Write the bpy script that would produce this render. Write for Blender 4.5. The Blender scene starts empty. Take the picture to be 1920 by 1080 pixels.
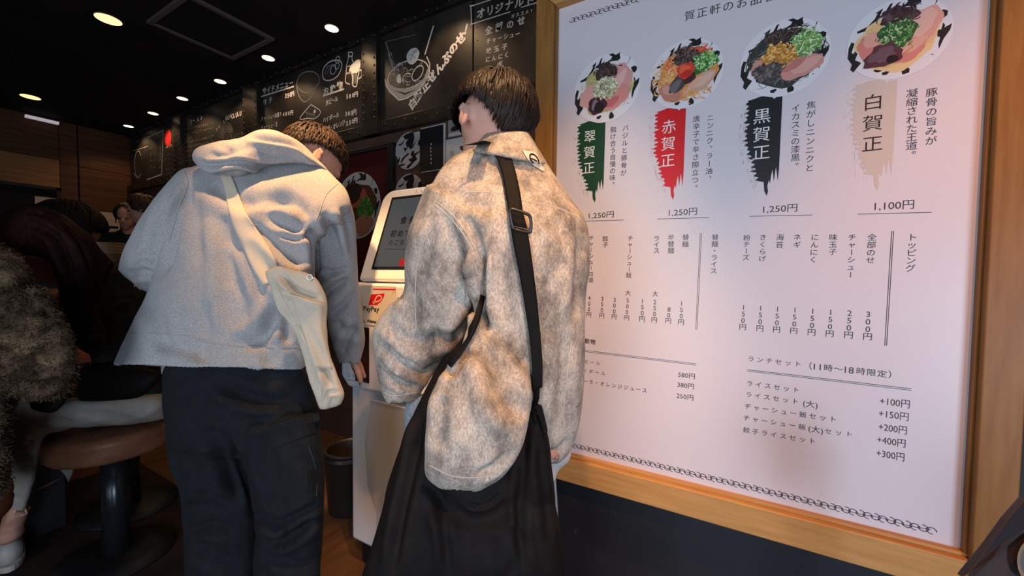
import bpy, bmesh, math, random
import numpy as np
from mathutils import Vector, noise
from mathutils.bvhtree import BVHTree
from mathutils.geometry import tessellate_polygon

random.seed(7)
rng = np.random.default_rng(11)
scene = bpy.context.scene
COL = scene.collection

# ------------------------------------------------------------------ camera
FPX = 731.0
YAW, PITCH, ROLL = math.radians(29.19), math.radians(2.13), math.radians(-0.64)
CAM = np.array([0.0, 0.0, 1.2])
Fv = np.array([-math.sin(YAW)*math.cos(PITCH), math.cos(YAW)*math.cos(PITCH), -math.sin(PITCH)])
_R = np.array([math.cos(YAW), math.sin(YAW), 0.0])
_D = np.cross(Fv, _R)
Rv = math.cos(ROLL)*_R + math.sin(ROLL)*_D          # image right
Dv = -math.sin(ROLL)*_R + math.cos(ROLL)*_D         # image down
UP = np.array([0, 0, 1.0])
cam_data = bpy.data.cameras.new('camera')
cam_data.sensor_width = 36.0
cam_data.lens = FPX/1920*36
cam_data.clip_start = 0.02
cam = bpy.data.objects.new('camera', cam_data)
COL.objects.link(cam)
from mathutils import Matrix
cam.matrix_world = Matrix(((Rv[0], -Dv[0], -Fv[0], CAM[0]), (Rv[1], -Dv[1], -Fv[1], CAM[1]),
                           (Rv[2], -Dv[2], -Fv[2], CAM[2]), (0, 0, 0, 1)))
scene.camera = cam
scene.view_settings.view_transform = 'Standard'
scene.view_settings.look = 'None'
scene.view_settings.gamma = 1
scene.view_settings.exposure = 0.0
scene.view_settings.use_curve_mapping = False

# ------------------------------------------------------------------ world + big lights
world = bpy.data.worlds.new('world'); scene.world = world; world.use_nodes = True
world.node_tree.nodes['Background'].inputs[0].default_value = (0.75, 0.85, 1.0, 1)
world.node_tree.nodes['Background'].inputs[1].default_value = 0.015

def look_rot(loc, target):
    return (Vector(target) - Vector(loc)).to_track_quat('-Z', 'Y').to_euler()

def area(name, loc, target, sx, sy, energy, color):
    l = bpy.data.lights.new(name, 'AREA'); l.shape = 'RECTANGLE'; l.size = sx; l.size_y = sy
    l.energy = energy; l.color = color
    o = bpy.data.objects.new(name, l); o.location = loc; o.rotation_euler = look_rot(loc, target)
    COL.objects.link(o); return o

def spot(name, loc, target, energy, color, size=60, blend=0.6, radius=0.04):
    l = bpy.data.lights.new(name, 'SPOT'); l.spot_size = math.radians(size); l.spot_blend = blend
    l.energy = energy; l.color = color; l.shadow_soft_size = radius
    o = bpy.data.objects.new(name, l); o.location = loc; o.rotation_euler = look_rot(loc, target)
    COL.objects.link(o); return o

WARM = (1.0, 0.58, 0.27); COOL = (0.77, 0.86, 1.0)
# daylight coming through the open shop front behind the camera
area('shopfront_daylight', (-0.75, -1.9, 1.05), (-0.75, 1.2, 1.05), 1.9, 1.9, 39, COOL)
area('kiosk_fill', (1.80, -1.30, 0.80), (-1.2, 1.05, 0.45), 0.7, 1.0, 52, (0.60, 0.78, 1.0))  # added cool fill for the lower ticket machine, no door opening here
# halogen downlights of the entrance, above the frame
spot('entrance_spot', (-1.16, 0.50, 2.7), (-1.22, 0.82, 1.40), 265, (1.0, 0.53, 0.22), 32, 0.8, 0.03)
spot('entrance_spot', (-0.20, 0.48, 2.7), (-0.42, 0.78, 1.2), 120, WARM, 44, 0.7, 0.03)
spot('entrance_spot', (-1.00, 0.72, 2.7), (-1.08, 1.10, 1.3), 60, WARM, 34, 0.7, 0.03)
spot('entrance_spot', (0.60, 0.28, 2.65), (0.42, 1.1, 0.90), 100, (1.0, 0.33, 0.055), 40, 0.9, 0.04)
spot('entrance_spot', (0.70, -0.30, 2.4), (-0.36, 0.80, 1.05), 95, (1.0, 0.44, 0.14), 30, 0.8, 0.03)

# ------------------------------------------------------------------ projection helpers
def ray(px, py):
    return Fv + Rv*((px-960)/FPX) + Dv*((py-540)/FPX)
def P(px, py, z):
    return CAM + ray(px, py)*z
def on_y(px, py, y):
    r = ray(px, py); return CAM + r*(y/r[1])
def on_x(px, py, x):
    r = ray(px, py); return CAM + r*(x/r[0])
def on_z(px, py, z):
    r = ray(px, py); return CAM + r*((z-CAM[2])/r[2])
def to_px(V):
    d = np.asarray(V) - CAM
    z = d @ Fv
    return np.stack([960 + FPX*(d @ Rv)/z, 540 + FPX*(d @ Dv)/z], -1), z
def nrm(v):
    v = np.asarray(v, float); return v/np.linalg.norm(v)

# ------------------------------------------------------------------ object helpers
def tag(o, label=None, cat=None, group=None, kind=None):
    if label: o['label'] = label
    if cat: o['category'] = cat
    if group: o['group'] = group
    if kind: o['kind'] = kind
    return o

def empty(name, loc, label=None, cat=None, group=None):
    o = bpy.data.objects.new(name, None); o.location = [float(c) for c in loc]; o.empty_display_size = 0.05
    COL.objects.link(o); return tag(o, label, cat, group)

def link(name, me, mat=None, parent=None, smooth=False):
    o = bpy.data.objects.new(name, me); COL.objects.link(o)
    if mat is not None and not me.materials:
        for m in (mat if isinstance(mat, (list, tuple)) else [mat]): me.materials.append(m)
    if parent is not None:
        o.parent = parent
        loc = Vector(parent.location); pp = parent.parent
        while pp is not None:
            loc = loc + Vector(pp.location); pp = pp.parent
        o.location = -loc
    if smooth:
        me.polygons.foreach_set('use_smooth', [True]*len(me.polygons))
    return o

def mesh_obj(name, V, Fc, mat=None, parent=None, smooth=False):
    me = bpy.data.meshes.new(name)
    me.from_pydata([tuple(map(float, v)) for v in V], [], Fc); me.update()
    return link(name, me, mat, parent, smooth)

class MB:
    """collects shapes in world space, links them as ONE mesh"""
    def __init__(s): s.V = []; s.F = []; s.M = []; s.n = 0
    def add(s, V, Fc, mi=0):
        V = np.asarray(V, float); s.V.append(V)
        s.F += [tuple(int(i)+s.n for i in f) for f in Fc]; s.M += [mi]*len(Fc); s.n += len(V); return s
    def box(s, a, b, mi=0, bevel=0.0):
        a = np.minimum(a, b), np.maximum(a, b); lo, hi = a
        V = [(lo[0] if i & 1 == 0 else hi[0], lo[1] if i & 2 == 0 else hi[1], lo[2] if i & 4 == 0 else hi[2]) for i in range(8)]
        return s.add(V, [(0, 2, 3, 1), (4, 5, 7, 6), (0, 1, 5, 4), (2, 6, 7, 3), (0, 4, 6, 2), (1, 3, 7, 5)], mi)
    def obox(s, c, ax, ay, az, mi=0):
        c = np.asarray(c, float)
        V = [c + (1 if i & 1 else -1)*ax + (1 if i & 2 else -1)*ay + (1 if i & 4 else -1)*az for i in range(8)]
        return s.add(V, [(0, 2, 3, 1), (4, 5, 7, 6), (0, 1, 5, 4), (2, 6, 7, 3), (0, 4, 6, 2), (1, 3, 7, 5)], mi)
    def prism(s, poly, ext, mi=0):
        poly = np.asarray(poly, float); n = len(poly)
        V = np.vstack([poly, poly+np.asarray(ext)])
        return s.add(V, [tuple(range(n))[::-1], tuple(range(n, 2*n))] + [(i, (i+1) % n, n+(i+1) % n, n+i) for i in range(n)], mi)
    def tube(s, pts, radii, n=12, mi=0, caps=True):
        V, Fc = tube(pts, radii, n, caps); return s.add(V, Fc, mi)
    def lathe(s, c, prof, n=40, mi=0):
        V = []; Fc = []
        for r, z in prof:
            for k in range(n):
                a = 2*math.pi*k/n; V.append((c[0]+r*math.cos(a), c[1]+r*math.sin(a), c[2]+z))
        for i in range(len(prof)-1):
            for k in range(n):
                k2 = (k+1) % n; Fc.append((i*n+k, i*n+k2, (i+1)*n+k2, (i+1)*n+k))
        Fc.append(tuple(range(n))[::-1]); Fc.append(tuple((len(prof)-1)*n+k for k in range(n)))
        return s.add(V, Fc, mi)
    def build(s, name, mat, parent=None, smooth=False, bevel=0.0, seg=2):
        V = np.vstack(s.V); me = bpy.data.meshes.new(name)
        me.from_pydata(V.tolist(), [], s.F); me.update()
        if isinstance(mat, (list, tuple)):
            for m in mat: me.materials.append(m)
            me.polygons.foreach_set('material_index', s.M)
        o = link(name, me, mat, parent, smooth)
        if bevel:
            m = o.modifiers.new('bevel', 'BEVEL'); m.width = bevel; m.segments = seg; m.limit_method = 'ANGLE'
        return o

def tube(pts, radii, n=12, caps=True):
    pts = np.asarray(pts, float)
    if np.isscalar(radii): radii = [radii]*len(pts)
    T = np.gradient(pts, axis=0) if len(pts) > 2 else np.array([pts[1]-pts[0]]*2)
    a = nrm(np.cross(T[0], [0.13, 0.31, 0.94] if abs(nrm(T[0])[2]) < .9 else [1, 0, 0]))
    V = []; Fc = []
    rows = []
    for i, p in enumerate(pts):
        t = nrm(T[i]); a = nrm(a - t*(a @ t)); b = np.cross(t, a)
        rows.append((p, a.copy(), b, radii[i], t))
    full = []
    if caps:
        p, a0, b0, r, t = rows[0]
        for q in (0.98, 0.7, 0.35): full.append((p - t*r*q, a0, b0, r*math.sqrt(1-q*q)))
    full += [(p, a_, b_, r) for p, a_, b_, r, t in rows]
    if caps:
        p, a0, b0, r, t = rows[-1]
        for q in (0.35, 0.7, 0.98): full.append((p + t*r*q, a0, b0, r*math.sqrt(1-q*q)))
    for p, a_, b_, r in full:
        for k in range(n):
            th = 2*math.pi*k/n; V.append(p + r*(math.cos(th)*a_ + math.sin(th)*b_))
    for i in range(len(full)-1):
        for k in range(n):
            k2 = (k+1) % n; Fc.append((i*n+k, i*n+k2, (i+1)*n+k2, (i+1)*n+k))
    Fc.append(tuple(range(n))[::-1]); Fc.append(tuple((len(full)-1)*n+k for k in range(n)))
    return np.array(V), Fc

def ellipsoid(c, ax, ay, az, n=20, m=12):
    V = []; Fc = []
    for i in range(m+1):
        ph = math.pi*(i+0.001*(i == 0)-0.001*(i == m))/m
        ph = min(max(ph, 0.05), math.pi-0.05)
        for k in range(n):
            th = 2*math.pi*k/n
            V.append(c + ax*math.sin(ph)*math.cos(th) + ay*math.sin(ph)*math.sin(th) + az*math.cos(ph))
    for i in range(m):
        for k in range(n):
            k2 = (k+1) % n; Fc.append((i*n+k, (i+1)*n+k, (i+1)*n+k2, i*n+k2))
    Fc.append(tuple(range(n))); Fc.append(tuple(m*n+k for k in range(n))[::-1])
    return np.array(V), Fc

def catmull(A, sub):
    A = np.asarray(A, float); out = []
    n = len(A)
    for i in range(n-1):
        p0, p1, p2, p3 = A[max(i-1, 0)], A[i], A[i+1], A[min(i+2, n-1)]
        for s in range(sub):
            t = s/sub
            out.append(0.5*((2*p1)+(-p0+p2)*t+(2*p0-5*p1+4*p2-p3)*t*t+(-p0+3*p1-3*p2+p3)*t**3))
    out.append(A[-1]); return np.array(out)

def loft(rings, n=40, power=2.3, hollow_end=0.0, sub=4):
    """rings: (Lx,Ly,Rx,Ry,depth,half thickness[,depth of R]) measured on the garment's outline"""
    A = [(list(r)+[r[4]])[:7] if len(r) == 6 else list(r) for r in rings]
    A = catmull(A, sub)
    V = []; Fc = []; S = []
    for r in A:
        L = P(r[0], r[1], r[4]); Rr = P(r[2], r[3], r[6]); c = (L+Rr)/2
        S.append((c, (Rr-L)/2, nrm(c-CAM)*max(r[5], .004)))
    if hollow_end:
        c, a, b = S[-1]; d = nrm(S[-1][0]-S[-4][0])
        for q, k in ((0.0, .93), (-hollow_end*.5, .9), (-hollow_end, .82)):
            S.append((c+d*q, a*k, b*k))
    c, a, b = S[0]; S.insert(0, (c-nrm(S[2][0]-c)*np.linalg.norm(a)*.12, a*.6, b*.6))
    if not hollow_end:
        c, a, b = S[-1]; S.append((c+nrm(c-S[-3][0])*np.linalg.norm(a)*.12, a*.6, b*.6))
    for c, a, b in S:
        for k in range(n):
            th = 2*math.pi*k/n; ct, st = math.cos(th), math.sin(th)
            ct = math.copysign(abs(ct)**(2/power), ct); st = math.copysign(abs(st)**(2/power), st)
            V.append(c + a*ct + b*st)
    for i in range(len(S)-1):
        for k in range(n):
            k2 = (k+1) % n; Fc.append((i*n+k, i*n+k2, (i+1)*n+k2, (i+1)*n+k))
    Fc.append(tuple(range(n))[::-1]); Fc.append(tuple((len(S)-1)*n+k for k in range(n)))
    return np.array(V), Fc

def union(name, shapes, voxel=0.006, smooth=2):
    V = []; Fc = []; n = 0
    for v, f in shapes:
        V.append(v); Fc += [tuple(i+n for i in q) for q in f]; n += len(v)
    me = bpy.data.meshes.new(name); me.from_pydata(np.vstack(V).tolist(), [], Fc); me.update()
    bm = bmesh.new(); bm.from_mesh(me)
    bmesh.ops.recalc_face_normals(bm, faces=bm.faces); bm.to_mesh(me); bm.free()
    o = bpy.data.objects.new(name, me); COL.objects.link(o)
    m = o.modifiers.new('r', 'REMESH'); m.mode = 'VOXEL'; m.voxel_size = voxel; m.use_smooth_shade = True
    if smooth:
        s = o.modifiers.new('s', 'SMOOTH'); s.factor = 0.6; s.iterations = smooth
    dg = bpy.context.evaluated_depsgraph_get()
    out = bpy.data.meshes.new_from_object(o.evaluated_get(dg))
    bpy.data.objects.remove(o); bpy.data.meshes.remove(me)
    out.name = name; return out

def get_vn(me):
    n = len(me.vertices); V = np.empty(n*3); me.vertices.foreach_get('co', V)
    N = np.empty(n*3); me.vertices.foreach_get('normal', N)
    return V.reshape(-1, 3), N.reshape(-1, 3)

def seg_dist(Pp, line):
    best = np.full(len(Pp), 1e9); par = np.zeros(len(Pp)); L = len(line)-1; side = np.zeros(len(Pp))
    for i in range(L):
        a, b = np.array(line[i], float), np.array(line[i+1], float); d = b-a; q = Pp-a
        t = np.clip((q @ d)/(d @ d), 0, 1); e = q-t[:, None]*d; r = np.hypot(e[:, 0], e[:, 1])
        m = r < best; best[m] = r[m]; par[m] = (i+t[m])/L
        side[m] = np.sign(d[0]*q[m, 1]-d[1]*q[m, 0])
    return best, par, side

def sculpt(me, folds=(), noise_amp=0.0, noise_scale=8.0, stretch=(1, 1, 1), seed=0.0):
    """press cloth folds into the surface: folds = (polyline on the cloth, width px, depth m[, ridge])"""
    V, N = get_vn(me)
    px, z = to_px(V)
    view = V-CAM; view /= np.linalg.norm(view, axis=1)[:, None]
    face = np.clip(-(N*view).sum(1)*2.2, 0, 1)
    disp = np.zeros(len(V))
    for f in folds:
        line, w, dep = f[:3]
        ridge = f[3] if len(f) > 3 else 0.55
        line = catmull([list(map(float, p)) for p in line], 4)
        d, t, side = seg_dist(px, line)
        tap = np.clip(np.sin(np.pi*np.clip(t, 0.02, .98))*1.6, 0, 1)
        g = -np.exp(-(d/w)**2) + ridge*np.exp(-((d-1.9*w)/(1.1*w))**2)*(1+0.5*side)
        g[d > 5*w] = 0
        disp += dep*g*tap*face
    if noise_amp:
        st = np.array(stretch)*noise_scale
        nn = np.array([noise.noise(Vector((v*st+seed).tolist())) + .5*noise.noise(Vector((v*st*2.3+seed+9).tolist())) for v in V])
        disp += noise_amp*nn
    V = V + N*disp[:, None]
    me.vertices.foreach_set('co', V.ravel()); me.update(); return me

def bvh(me):
    V, _ = get_vn(me)
    return BVHTree.FromPolygons([Vector(v) for v in V.tolist()], [tuple(p.vertices) for p in me.polygons])

def hit(tree, px, py, off=0.0, default=None):
    d = nrm(ray(px, py))
    h = tree.ray_cast(Vector(CAM.tolist()), Vector(d.tolist()))
    if h[0] is None:
        return None if default is None else P(px, py, default)
    return np.array(h[0])-d*off

def strip_on(tree, left, right, off=0.004, thick=0.003, nu=6, sub=6, default=1.0, bulge=0.0):
    """a ribbon that lies on a surface between two traced edges"""
    L = catmull(left, sub); Rr = catmull(right, sub); n = min(len(L), len(Rr))
    G = np.zeros((n, nu+1, 3))
    last = default
    for i in range(n):
        for j in range(nu+1):
            t = j/nu; q = L[i]*(1-t)+Rr[i]*t
            h = hit(tree, q[0], q[1])
            G[i, j] = P(q[0], q[1], last) if h is None else h
            if h is not None: last = (h-CAM) @ Fv
    d = np.linalg.norm(G-CAM, axis=2)
    for _ in range(4):                                   # the ribbon bridges small folds
        e = d.copy()
        e[1:-1] = (d[:-2]+d[1:-1]+d[2:])/3; e[:, 1:-1] = (e[:, :-2]+e[:, 1:-1]+e[:, 2:])/3
        d = np.minimum(e, d)
    u = (G-CAM)/np.linalg.norm(G-CAM, axis=2)[..., None]
    top = CAM+u*(d-off-thick)[..., None]; bot = CAM+u*(d-off)[..., None]
    V = np.vstack([top.reshape(-1, 3), bot.reshape(-1, 3)]); w = nu+1; m = n*w; Fc = []
    for i in range(n-1):
        for j in range(nu):
            a = i*w+j; Fc.append((a, a+1, a+w+1, a+w)); Fc.append((m+a, m+a+w, m+a+w+1, m+a+1))
        Fc.append((i*w, i*w+w, m+i*w+w, m+i*w)); b = i*w+nu; Fc.append((b, m+b, m+b+w, b+w))
    for j in range(nu):
        Fc.append((j, m+j, m+j+1, j+1)); b = (n-1)*w+j; Fc.append((b, b+1, m+b+1, m+b))
    return V, Fc

def cord_on(tree, line, r=0.0012, off=0.0, sub=5, default=1.0, n=6):
    L = catmull(line, sub); pts = []; last = default
    for q in L:
        h = hit(tree, q[0], q[1], off)
        if h is None: h = P(q[0], q[1], last)
        else: last = (h-CAM) @ Fv
        pts.append(h)
    return tube(pts, r, n)

# ------------------------------------------------------------------ materials
def mat(name, color, rough=0.6, metal=0.0, spec=0.5, emit=None, es=0.0, sheen=0.0, coat=0.0):
    m = bpy.data.materials.new(name); m.use_nodes = True
    b = m.node_tree.nodes['Principled BSDF']
    b.inputs['Base Color'].default_value = (*color, 1); b.inputs['Roughness'].default_value = rough
    b.inputs['Metallic'].default_value = metal; b.inputs['Specular IOR Level'].default_value = spec
    b.inputs['Sheen Weight'].default_value = sheen; b.inputs['Coat Weight'].default_value = coat
    if emit: b.inputs['Emission Color'].default_value = (*emit, 1); b.inputs['Emission Strength'].default_value = es
    return m

def noisy(name, c1, c2, scale=20, stretch=(1, 1, 1), lo=.4, hi=.6, detail=6, rough=.8, bump=0.0, bscale=None,
          c3=None, scale3=3.0, lo3=.45, hi3=.65, spec=.2, sheen=0.0, stretch3=(1, 1, 1), bstretch=None, metal=0.0, dist=0.02, rough3=.5):
    m = mat(name, c1, rough, metal, spec, sheen=sheen); nt = m.node_tree; b = nt.nodes['Principled BSDF']
    tc = nt.nodes.new('ShaderNodeTexCoord')
    def nz(sc, st, det=detail):
        mp = nt.nodes.new('ShaderNodeMapping'); mp.inputs['Scale'].default_value = st
        n = nt.nodes.new('ShaderNodeTexNoise'); n.inputs['Scale'].default_value = sc; n.inputs['Detail'].default_value = det
        nt.links.new(tc.outputs['Object'], mp.inputs[0]); nt.links.new(mp.outputs[0], n.inputs['Vector']); return n
    n = nz(scale, stretch); r = nt.nodes.new('ShaderNodeValToRGB')
    r.color_ramp.elements[0].position = lo; r.color_ramp.elements[1].position = hi
    r.color_ramp.elements[0].color = (*c1, 1); r.color_ramp.elements[1].color = (*c2, 1)
    nt.links.new(n.outputs['Fac'], r.inputs[0]); out = r.outputs[0]
    if c3:
        n3 = nz(scale3, stretch3, 8); n3.inputs['Roughness'].default_value = rough3; mr = nt.nodes.new('ShaderNodeMapRange')
        mr.inputs[1].default_value = lo3; mr.inputs[2].default_value = hi3
        nt.links.new(n3.outputs['Fac'], mr.inputs[0])
        mx = nt.nodes.new('ShaderNodeMix'); mx.data_type = 'RGBA'
        nt.links.new(mr.outputs[0], mx.inputs[0]); nt.links.new(out, mx.inputs[6]); mx.inputs[7].default_value = (*c3, 1)
        out = mx.outputs[2]
    nt.links.new(out, b.inputs['Base Color'])
    if bump:
        nb = nz(bscale or scale, bstretch or stretch, 4); bp = nt.nodes.new('ShaderNodeBump')
        bp.inputs['Strength'].default_value = bump; bp.inputs['Distance'].default_value = dist
        nt.links.new(nb.outputs['Fac'], bp.inputs['Height']); nt.links.new(bp.outputs[0], b.inputs['Normal'])
    return m

M = {}
M['hoodie'] = noisy('heather_grey_fleece', (.27, .26, .255), (.40, .39, .385), 230, (1, 1, 2.5), .36, .64, 5, .95, .25, 300, sheen=.1, spec=.1, dist=.002)
M['jacket'] = noisy('washed_canvas', (.66, .575, .48), (.39, .335, .28), 160, (1.8, 1.8, 1), .36, .68, 6, .95, .6, 330,
                    c3=(.10, .09, .082), scale3=11, lo3=.42, hi3=.68, stretch3=(1.3, 1.3, .8), spec=.08, dist=.002, rough3=.74)
M['trousers'] = noisy('black_cotton', (.0055, .0064, .0082), (.009, .0105, .0135), 40, (1, 1, 1), .3, .7, 4, .85, .1, 200, spec=.2, dist=.002)
M['blackbag'] = noisy('black_nylon', (.0055, .0045, .0045), (.009, .007, .0065), 30, (1, 1, 1), .3, .7, 4, .7, .1, 250, spec=.15, dist=.002)
M['strapblk'] = mat('black_webbing', (.006, .0055, .0055), .7, spec=.12)
M['cream'] = noisy('cream_canvas', (.53, .45, .345), (.57, .49, .38), 300, (1, 1, 1), .35, .65, 3, .9, .15, 380, spec=.08, dist=.002)
M['skin'] = noisy('skin', (.58, .30, .22), (.50, .24, .17), 12, (1, 1, 1), .35, .65, 4, .5)
M['skin2'] = noisy('skin_pale', (.62, .36, .28), (.55, .28, .21), 12, (1, 1, 1), .35, .65, 4, .5)
M['hair_brown'] = noisy('brown_hair', (.014, .007, .0045), (.050, .022, .011), 60, (1, 1, 1), .35, .7, 5, .55, .3, 120, spec=.22, dist=.003)
M['hair_dark'] = noisy('dark_brown_hair', (.009, .0055, .0045), (.032, .017, .010), 60, (1, 1, 1), .35, .75, 5, .5, .3, 120, spec=.25, dist=.003)
M['hair_red'] = noisy('auburn_hair', (.010, .0028, .0022), (.022, .0055, .0045), 40, (1, 1, 1), .35, .7, 4, .65, spec=.08)
M['hair_black'] = mat('black_hair', (.005, .004, .0035), .7, spec=.12)
M['eye'] = mat('eye_dark', (.02, .012, .01), .2)
M['fur'] = noisy('brown_plush', (.035, .021, .012), (.150, .098, .058), 24, (1, 1, 1), .38, .7, 8, .95, .8, 120, spec=.1, dist=.01)
M['olive'] = noisy('dark_olive_cotton', (.014, .013, .010), (.022, .020, .015), 20, rough=.9, spec=.08)
M['whitecloth'] = noisy('off_white_cotton', (.30, .265, .23), (.36, .32, .28), 20, rough=.95, spec=.05)
M['sneaker'] = mat('white_leather', (.55, .51, .47), .5)
M['sole'] = mat('rubber_sole', (.5, .48, .44), .7)
M['darkshoe'] = mat('black_shoe', (.02, .02, .02), .6)
M['jeans'] = noisy('pale_blue_denim', (.22, .30, .38), (.32, .40, .48), 120, rough=.9)
M['tshirt'] = mat('white_jersey', (.62, .60, .57), .9)
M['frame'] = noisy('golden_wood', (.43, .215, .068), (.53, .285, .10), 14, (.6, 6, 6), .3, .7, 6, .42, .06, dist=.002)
M['framev_shaded'] = noisy('golden_wood_upright_shaded', (.225, .098, .025), (.29, .135, .037), 14, (6, 6, .6), .3, .7, 6, .42, .06, dist=.002)  # same wood for the uprights, colour darkened where less light reaches them
M['sheet'] = mat('menu_sheet', (.63, .575, .605), .36, spec=.5)
M['blackwall'] = noisy('black_laminate', (.014, .014, .017), (.022, .022, .026), 3, rough=.55, c3=(.06, .06, .065), scale3=22, lo3=.68, hi3=.8, spec=.25)
M['ceiling'] = noisy('black_painted_ceiling', (.010, .007, .006), (.014, .009, .008), 5, rough=.85)
M['ventgrey'] = mat('vent_frame_grey', (.10, .075, .065), .5)
M['ventblk'] = mat('vent_black', (.006, .005, .005), .6)
M['brownwall'] = noisy('brown_wall_panel', (.085, .042, .030), (.11, .058, .042), 8, (1, 1, 4), .35, .65, 5, .5)
M['woodwall'] = noisy('dark_red_wood', (.06, .022, .008), (.12, .048, .018), 5, (1, .35, 7), .3, .7, 6, .55)
M['woodwall2'] = noisy('pale_orange_wood', (.20, .085, .028), (.32, .145, .052), 5, (1, .35, 7), .3, .7, 6, .5)
M['chalkboard'] = noisy('chalkboard_black', (.016, .013, .012), (.030, .026, .022), 5, rough=.5, spec=.4)
M['steel'] = noisy('black_steel', (.018, .014, .012), (.035, .028, .022), 9, rough=.38, metal=.3, spec=.5)
M['rivet'] = mat('rivet_steel', (.06, .055, .05), .35, .6)
M['floor'] = noisy('brown_floor', (.11, .050, .022), (.17, .085, .038), 5, (7, .5, 1), .3, .7, 6, .35)
M['mat'] = noisy('dark_brown_mat', (.018, .010, .008), (.030, .016, .012), 6, rough=.9)
M['kiosk'] = mat('kiosk_white_plastic', (.86, .86, .87), .32, coat=.2)
M['kioskblk'] = mat('kiosk_black_plastic', (.010, .010, .011), .5, spec=.25)
M['screen'] = mat('kiosk_screen', (.02, .025, .03), .12, emit=(.045, .052, .058), es=1.0)
M['chrome'] = mat('chrome', (.6, .6, .6), .2, 1.0)
M['lampglow'] = mat('lamp_glow', (1, .8, .5), .5, emit=(1.0, .60, .26), es=1.9)
M['lampglow2'] = mat('lamp_glow_bright', (1, .8, .5), .5, emit=(1.0, .78, .5), es=3.0)
M['signglow'] = mat('sign_glow', (.7, .7, .8), .5, emit=(.65, .55, .6), es=.5)
M['leather'] = noisy('brown_leather', (.16, .062, .032), (.21, .085, .045), 15, rough=.42, bump=.1)
M['redtop'] = mat('red_counter_top', (.32, .055, .03), .4)
M['bin'] = mat('black_bin_plastic', (.014, .011, .010), .45)
M['bowlwhite'] = mat('cream_glaze', (.62, .50, .34), .35)
M['paper'] = mat('paper_cream', (.50, .36, .26), .8)

def attr_mat(name, rough=.6, spec=.3):
    m = bpy.data.materials.new(name); m.use_nodes = True; nt = m.node_tree
    b = nt.nodes['Principled BSDF']; b.inputs['Roughness'].default_value = rough; b.inputs['Specular IOR Level'].default_value = spec
    a = nt.nodes.new('ShaderNodeAttribute'); a.attribute_name = 'ink'
    nt.links.new(a.outputs['Color'], b.inputs['Base Color']); return m
M['ink'] = attr_mat('printed_ink', .35, .35)
M['chalk'] = attr_mat('chalk_paint', .8, .1)

# ------------------------------------------------------------------ lettering and flat print
_gl = {}
def glyph(txt, bold=0.0):
    k = (txt, bold)
    if k not in _gl:
        c = bpy.data.curves.new('t', 'FONT'); c.body = txt; c.offset = bold; c.resolution_u = 3
        o = bpy.data.objects.new('t', c); COL.objects.link(o)
        me = bpy.data.meshes.new_from_object(o.evaluated_get(bpy.context.evaluated_depsgraph_get()))
        V = np.array([v.co[:2] for v in me.vertices]) if len(me.vertices) else np.zeros((0, 2))
        Fc = [tuple(p.vertices) for p in me.polygons]
        bpy.data.objects.remove(o); bpy.data.curves.remove(c); bpy.data.meshes.remove(me)
        _gl[k] = (V, Fc)
    return _gl[k]

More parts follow.
